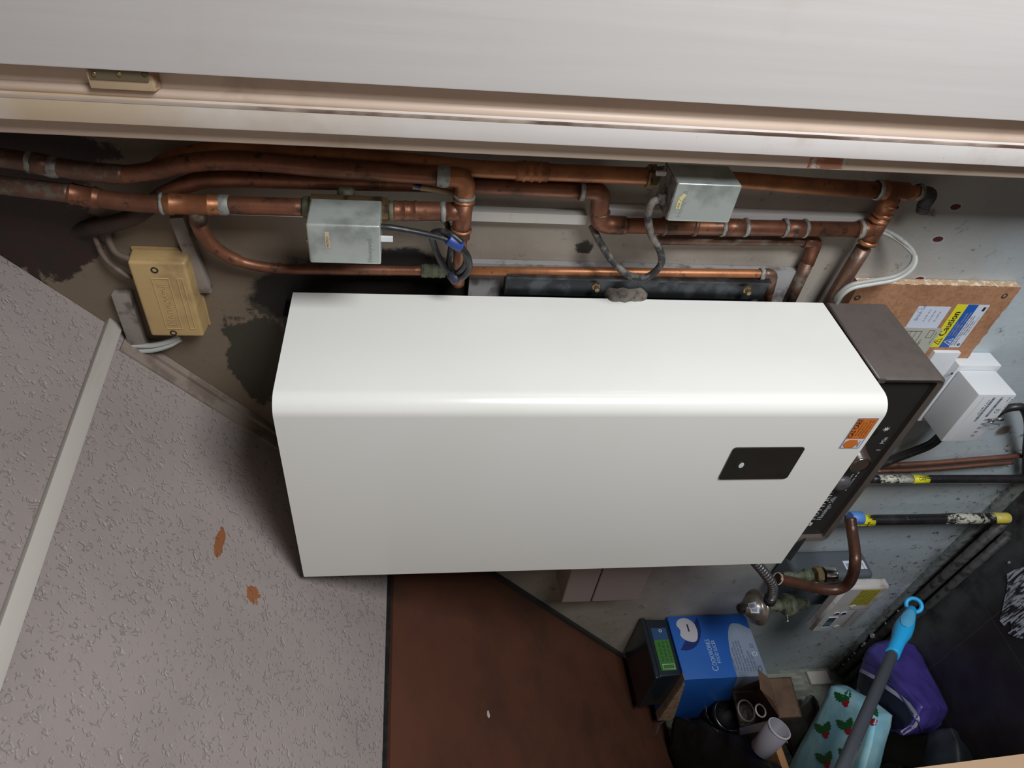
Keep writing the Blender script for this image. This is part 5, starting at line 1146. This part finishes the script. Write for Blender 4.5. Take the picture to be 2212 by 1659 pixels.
for (u, v) in sprigs:
    for (a_, L) in ((-2.35, 32), (-1.25, 29)):
        pl = leafpoly(u, v + 8, a_, L, 8.5); P = [onsurf(bv2, x_, y_, .0012) for x_, y_ in pl]
        mid = onsurf(bv2, u + math.cos(a_) * L / 2, v + 8 + math.sin(a_) * L / 2, .0012)
        ok_ = onsurf(bv2, u - 20, v - 26) and onsurf(bv2, u + 12, v - 20) and onsurf(bv2, u + 8, v + 16)
        if all(P) and mid and ok_: gmb.add([mid] + P, [(0, 1 + k, 1 + (k + 1) % len(P)) for k in range(len(P))], 1)
    for (du, dv) in ((0, 10), (6, 7), (3, 14)):
        P = [onsurf(bv2, x_, y_, .0018) for x_, y_ in circ(u + du, v + dv, 4.4, n=10)]
        if all(P) and ok_: gmb.add(P, [tuple(range(10))], 2)
obj('bag_body', gmb, [LBL.m, simple('holly_green', (.015, .13, .03), .45), simple('berry_red', (.42, .012, .03), .35)], gb)
# grey plastic wrapping at the side of the gift bag
o = obj('clear_wrapping', softbox([on(1655, 1600, .2), on(1700, 1660, .2), on(1760, 1560, .16), on(1745, 1500, .16), on(1655, 1590, .26), on(1700, 1650, .26), on(1775, 1540, .22), on(1765, 1495, .22)], 7, .3, .006, 22, 4), simple('smoky_plastic', (.035, .03, .038), .25, 0, (.10, .04, .035), 12)); put(o, 'smoky crumpled plastic wrapping left of the gift bag', 'wrapping')
# dark shoes/bag bottom right
o = obj('fabric_bag', softbox([on(2030, 1740, 0), on(2130, 1700, 0), on(2085, 1600, 0), on(2045, 1600, 0), on(1965, 1740, .16), on(2085, 1700, .12), on(2055, 1565, .09), on(1995, 1575, .12)], 10, .35, .008, 15, 11), simple('slate_fabric', (.022, .027, .034), .55, 0, (.012, .014, .018), 14, bump=.5, bscale=30)); put(o, 'slate grey crumpled fabric bag on the floor at the bottom edge', 'bag')
o = obj('black_holdall', softbox([on(1930, 1790, 0), on(2000, 1780, 0), on(1990, 1680, 0), on(1930, 1680, 0), on(1880, 1780, .17), on(1960, 1770, .17), on(1950, 1640, .13), on(1890, 1650, .15)], 10, .4, .010, 12, 12), BAG); put(o, 'black fabric holdall between the gift bag and the slate grey bag', 'bag')

# --- mop handle
ha = on(1972, 1312, .30); hd = ray(1800, 1700).normalized(); hb = CAM + ray(1795, 1715) * .98
def along(u, v):      # point on the pole axis line ha->hb seen at pixel
    return None
ma = thing('mop_handle', ha, 'long grey mop pole with bright blue grip leaning across the rucksack', 'mop')
dr = (hb - ha); Lm = dr.length; dr.normalize(); rP = .0097
def frac(v):  # solve param where projected v matches
    lo, hi = 0.0, 1.0
    for _ in range(40):
        m_ = (lo + hi) / 2; p = ha + dr * Lm * m_ - CAM; vv = CY + F * p.dot(ay) / p.dot(az)
        if vv < v: lo = m_
        else: hi = m_
    return lo * Lm
s1, s2 = frac(1338), frac(1408); s3 = frac(1600)
obj('pole', MB().lathe(ha + dr * s2, dr, [(0, rP * .92), (.012, rP * .94), (.014, rP), (.016, rP), (s3 - s2 - .003, rP), (s3 - s2 - .001, rP), (s3 - s2, rP * 1.03), (s3 - s2 + .002, rP * 1.03), (s3 - s2 + .003, rP), (s3 - s2 + .005, rP), (Lm - s2 + .15, rP)], 24), simple('grey_pole', (.06, .066, .078), .33, .1), ma)
CY_ = simple('grip_blue', (.02, .40, .80), .4); CYL = simple('grip_soft_blue', (.10, .42, .68), .5)
gL = s2
obj('grip', MB().lathe(ha + dr * .006, dr, [(0, .006), (.004, .0085), (gL * .2, .0125), (gL * .40, .0165), (gL * .55, .0170), (gL * .75, .0125), (gL, .0122), (gL + .004, .0118)], 24), CY_, ma)
side = (CAM - ha); side = (side - dr * side.dot(dr)).normalized(); ac = dr.cross(side)
cR = ha - dr * .010; mbr = torus(cR, (CAM - ha).normalized() * .8 + side * .2, .0138, .0042, 30, 10)
obj('hanging_ring', mbr, CY_, ma)
mb = MB(); vs = []; 
for i in range(13):
    t_ = i / 12; s_ = gL * (.16 + .42 * t_); rad = .0128 + (.0172 - .0128) * min(1, t_ * 1.6); wd = .012 * math.sin(math.pi * (0.04 + .92 * t_)) ** .6
    for k in range(-3, 4):
        a = wd * k / 3 / rad; vs.append(ha + dr * (.006 + s_) + (side * math.cos(a) + ac * math.sin(a)) * (rad + .0008))
mb.add(vs, [(i * 7 + k, i * 7 + k + 1, i * 7 + 8 + k, i * 7 + 7 + k) for i in range(12) for k in range(6)], 0, True); obj('soft_pad', mb, CYL, ma)
# --- torn lino scrap
PM = NT('torn_painted_lino'); v_ = PM.mapping((3, 22, 1), (0, 0, .5)); PM.color(PM.mix(PM.ramp(PM.noise(6, 6, .7, 1, vec=v_), .46, .52), (.50, .53, .60), (.02, .015, .02))); PM.rough(.6)
rng = [(2212, 1225), (2190, 1232), (2176, 1240), (2178, 1262), (2172, 1290), (2166, 1320), (2160, 1340), (2170, 1352), (2184, 1340), (2186, 1358), (2178, 1368), (2192, 1376), (2212, 1380), (2240, 1385), (2250, 1300), (2240, 1222)]
mb = MB(); mb.prism([on(u, v, .0008) + VZ * 0 for u, v in rng], (0, 0, .0015)); o = obj('torn_lino', mb, PM.m); put(o, 'torn black and white streaked scrap lying on the floor at the right edge', 'scrap')
p = on(1801, 1452, .09); o = obj('card_offcut', MB().box((XL + .002, -.05, .05), (XL + .012, -.012, .115)), simple('offcut_white', (.50, .47, .42), .8)); put(o, 'small off-white card offcut standing in the wall corner above the skirting', 'card')
cable('loose_wire', 'thin pink loose wire curled over the skirting near the corner', [on(1772, 1395, .05), on(1795, 1385, .045), on(1812, 1392, .04), on(1800, 1408, .035), on(1780, 1412, .035), on(1810, 1416, .03)], .0012, simple('pink_wire', (.40, .16, .15), .5))
# plaster chips
CHM = simple('plaster_chip', (.45, .45, .43), .8, 0, (.25, .24, .22), 90)
for (u, v, s_) in ((1878, 1356, .012), (1862, 1378, .007), (1840, 1395, .006), (1852, 1372, .005), (1905, 1330, .004), (1925, 1290, .004), (2065, 1200, .004), (2104, 1227, .005), (1828, 1412, .006), (1818, 1424, .005), (2180, 1215, .004), (1835, 1402, .004)):
    p = on(u, v, .024 if u < 1935 else .001); h = s_ * .4
    if u < 1935: p.y = min(p.y, -.02)
    n_ = 6; rr_ = [s_ * R_.uniform(.55, 1) for _ in range(n_)]; a0 = R_.random() * 6
    P = [p + Vector((rr_[k] * math.cos(a0 + k * 6.283 / n_), .8 * rr_[k] * math.sin(a0 + k * 6.283 / n_), 0)) for k in range(n_)]
    o = obj('plaster_chip', MB().prism(P, (R_.uniform(-.001, .001), 0, h)), CHM)
    put(o, 'small flake of fallen plaster along the foot of the wall', 'debris', 'plaster flakes by the skirting')
# foreground door edge, bottom right
a, b = Y(1960, 1661, -.52), Y(2260, 1622, -.52)
ab = (b - a) / (a.z - b.z); b = b + ab * (b.z - .002); a = a - ab * .12
mb = MB(); mb.prism([a + Vector((0, 0, 0)), b, b + Vector((-.16, -.03, .0)), a + Vector((-.16, -.03, 0))], (0, -.03, 0))
struct('door_2', mb, simple('peach_door_edge', (.50, .33, .20), .6))
bpy.context.view_layer.update()
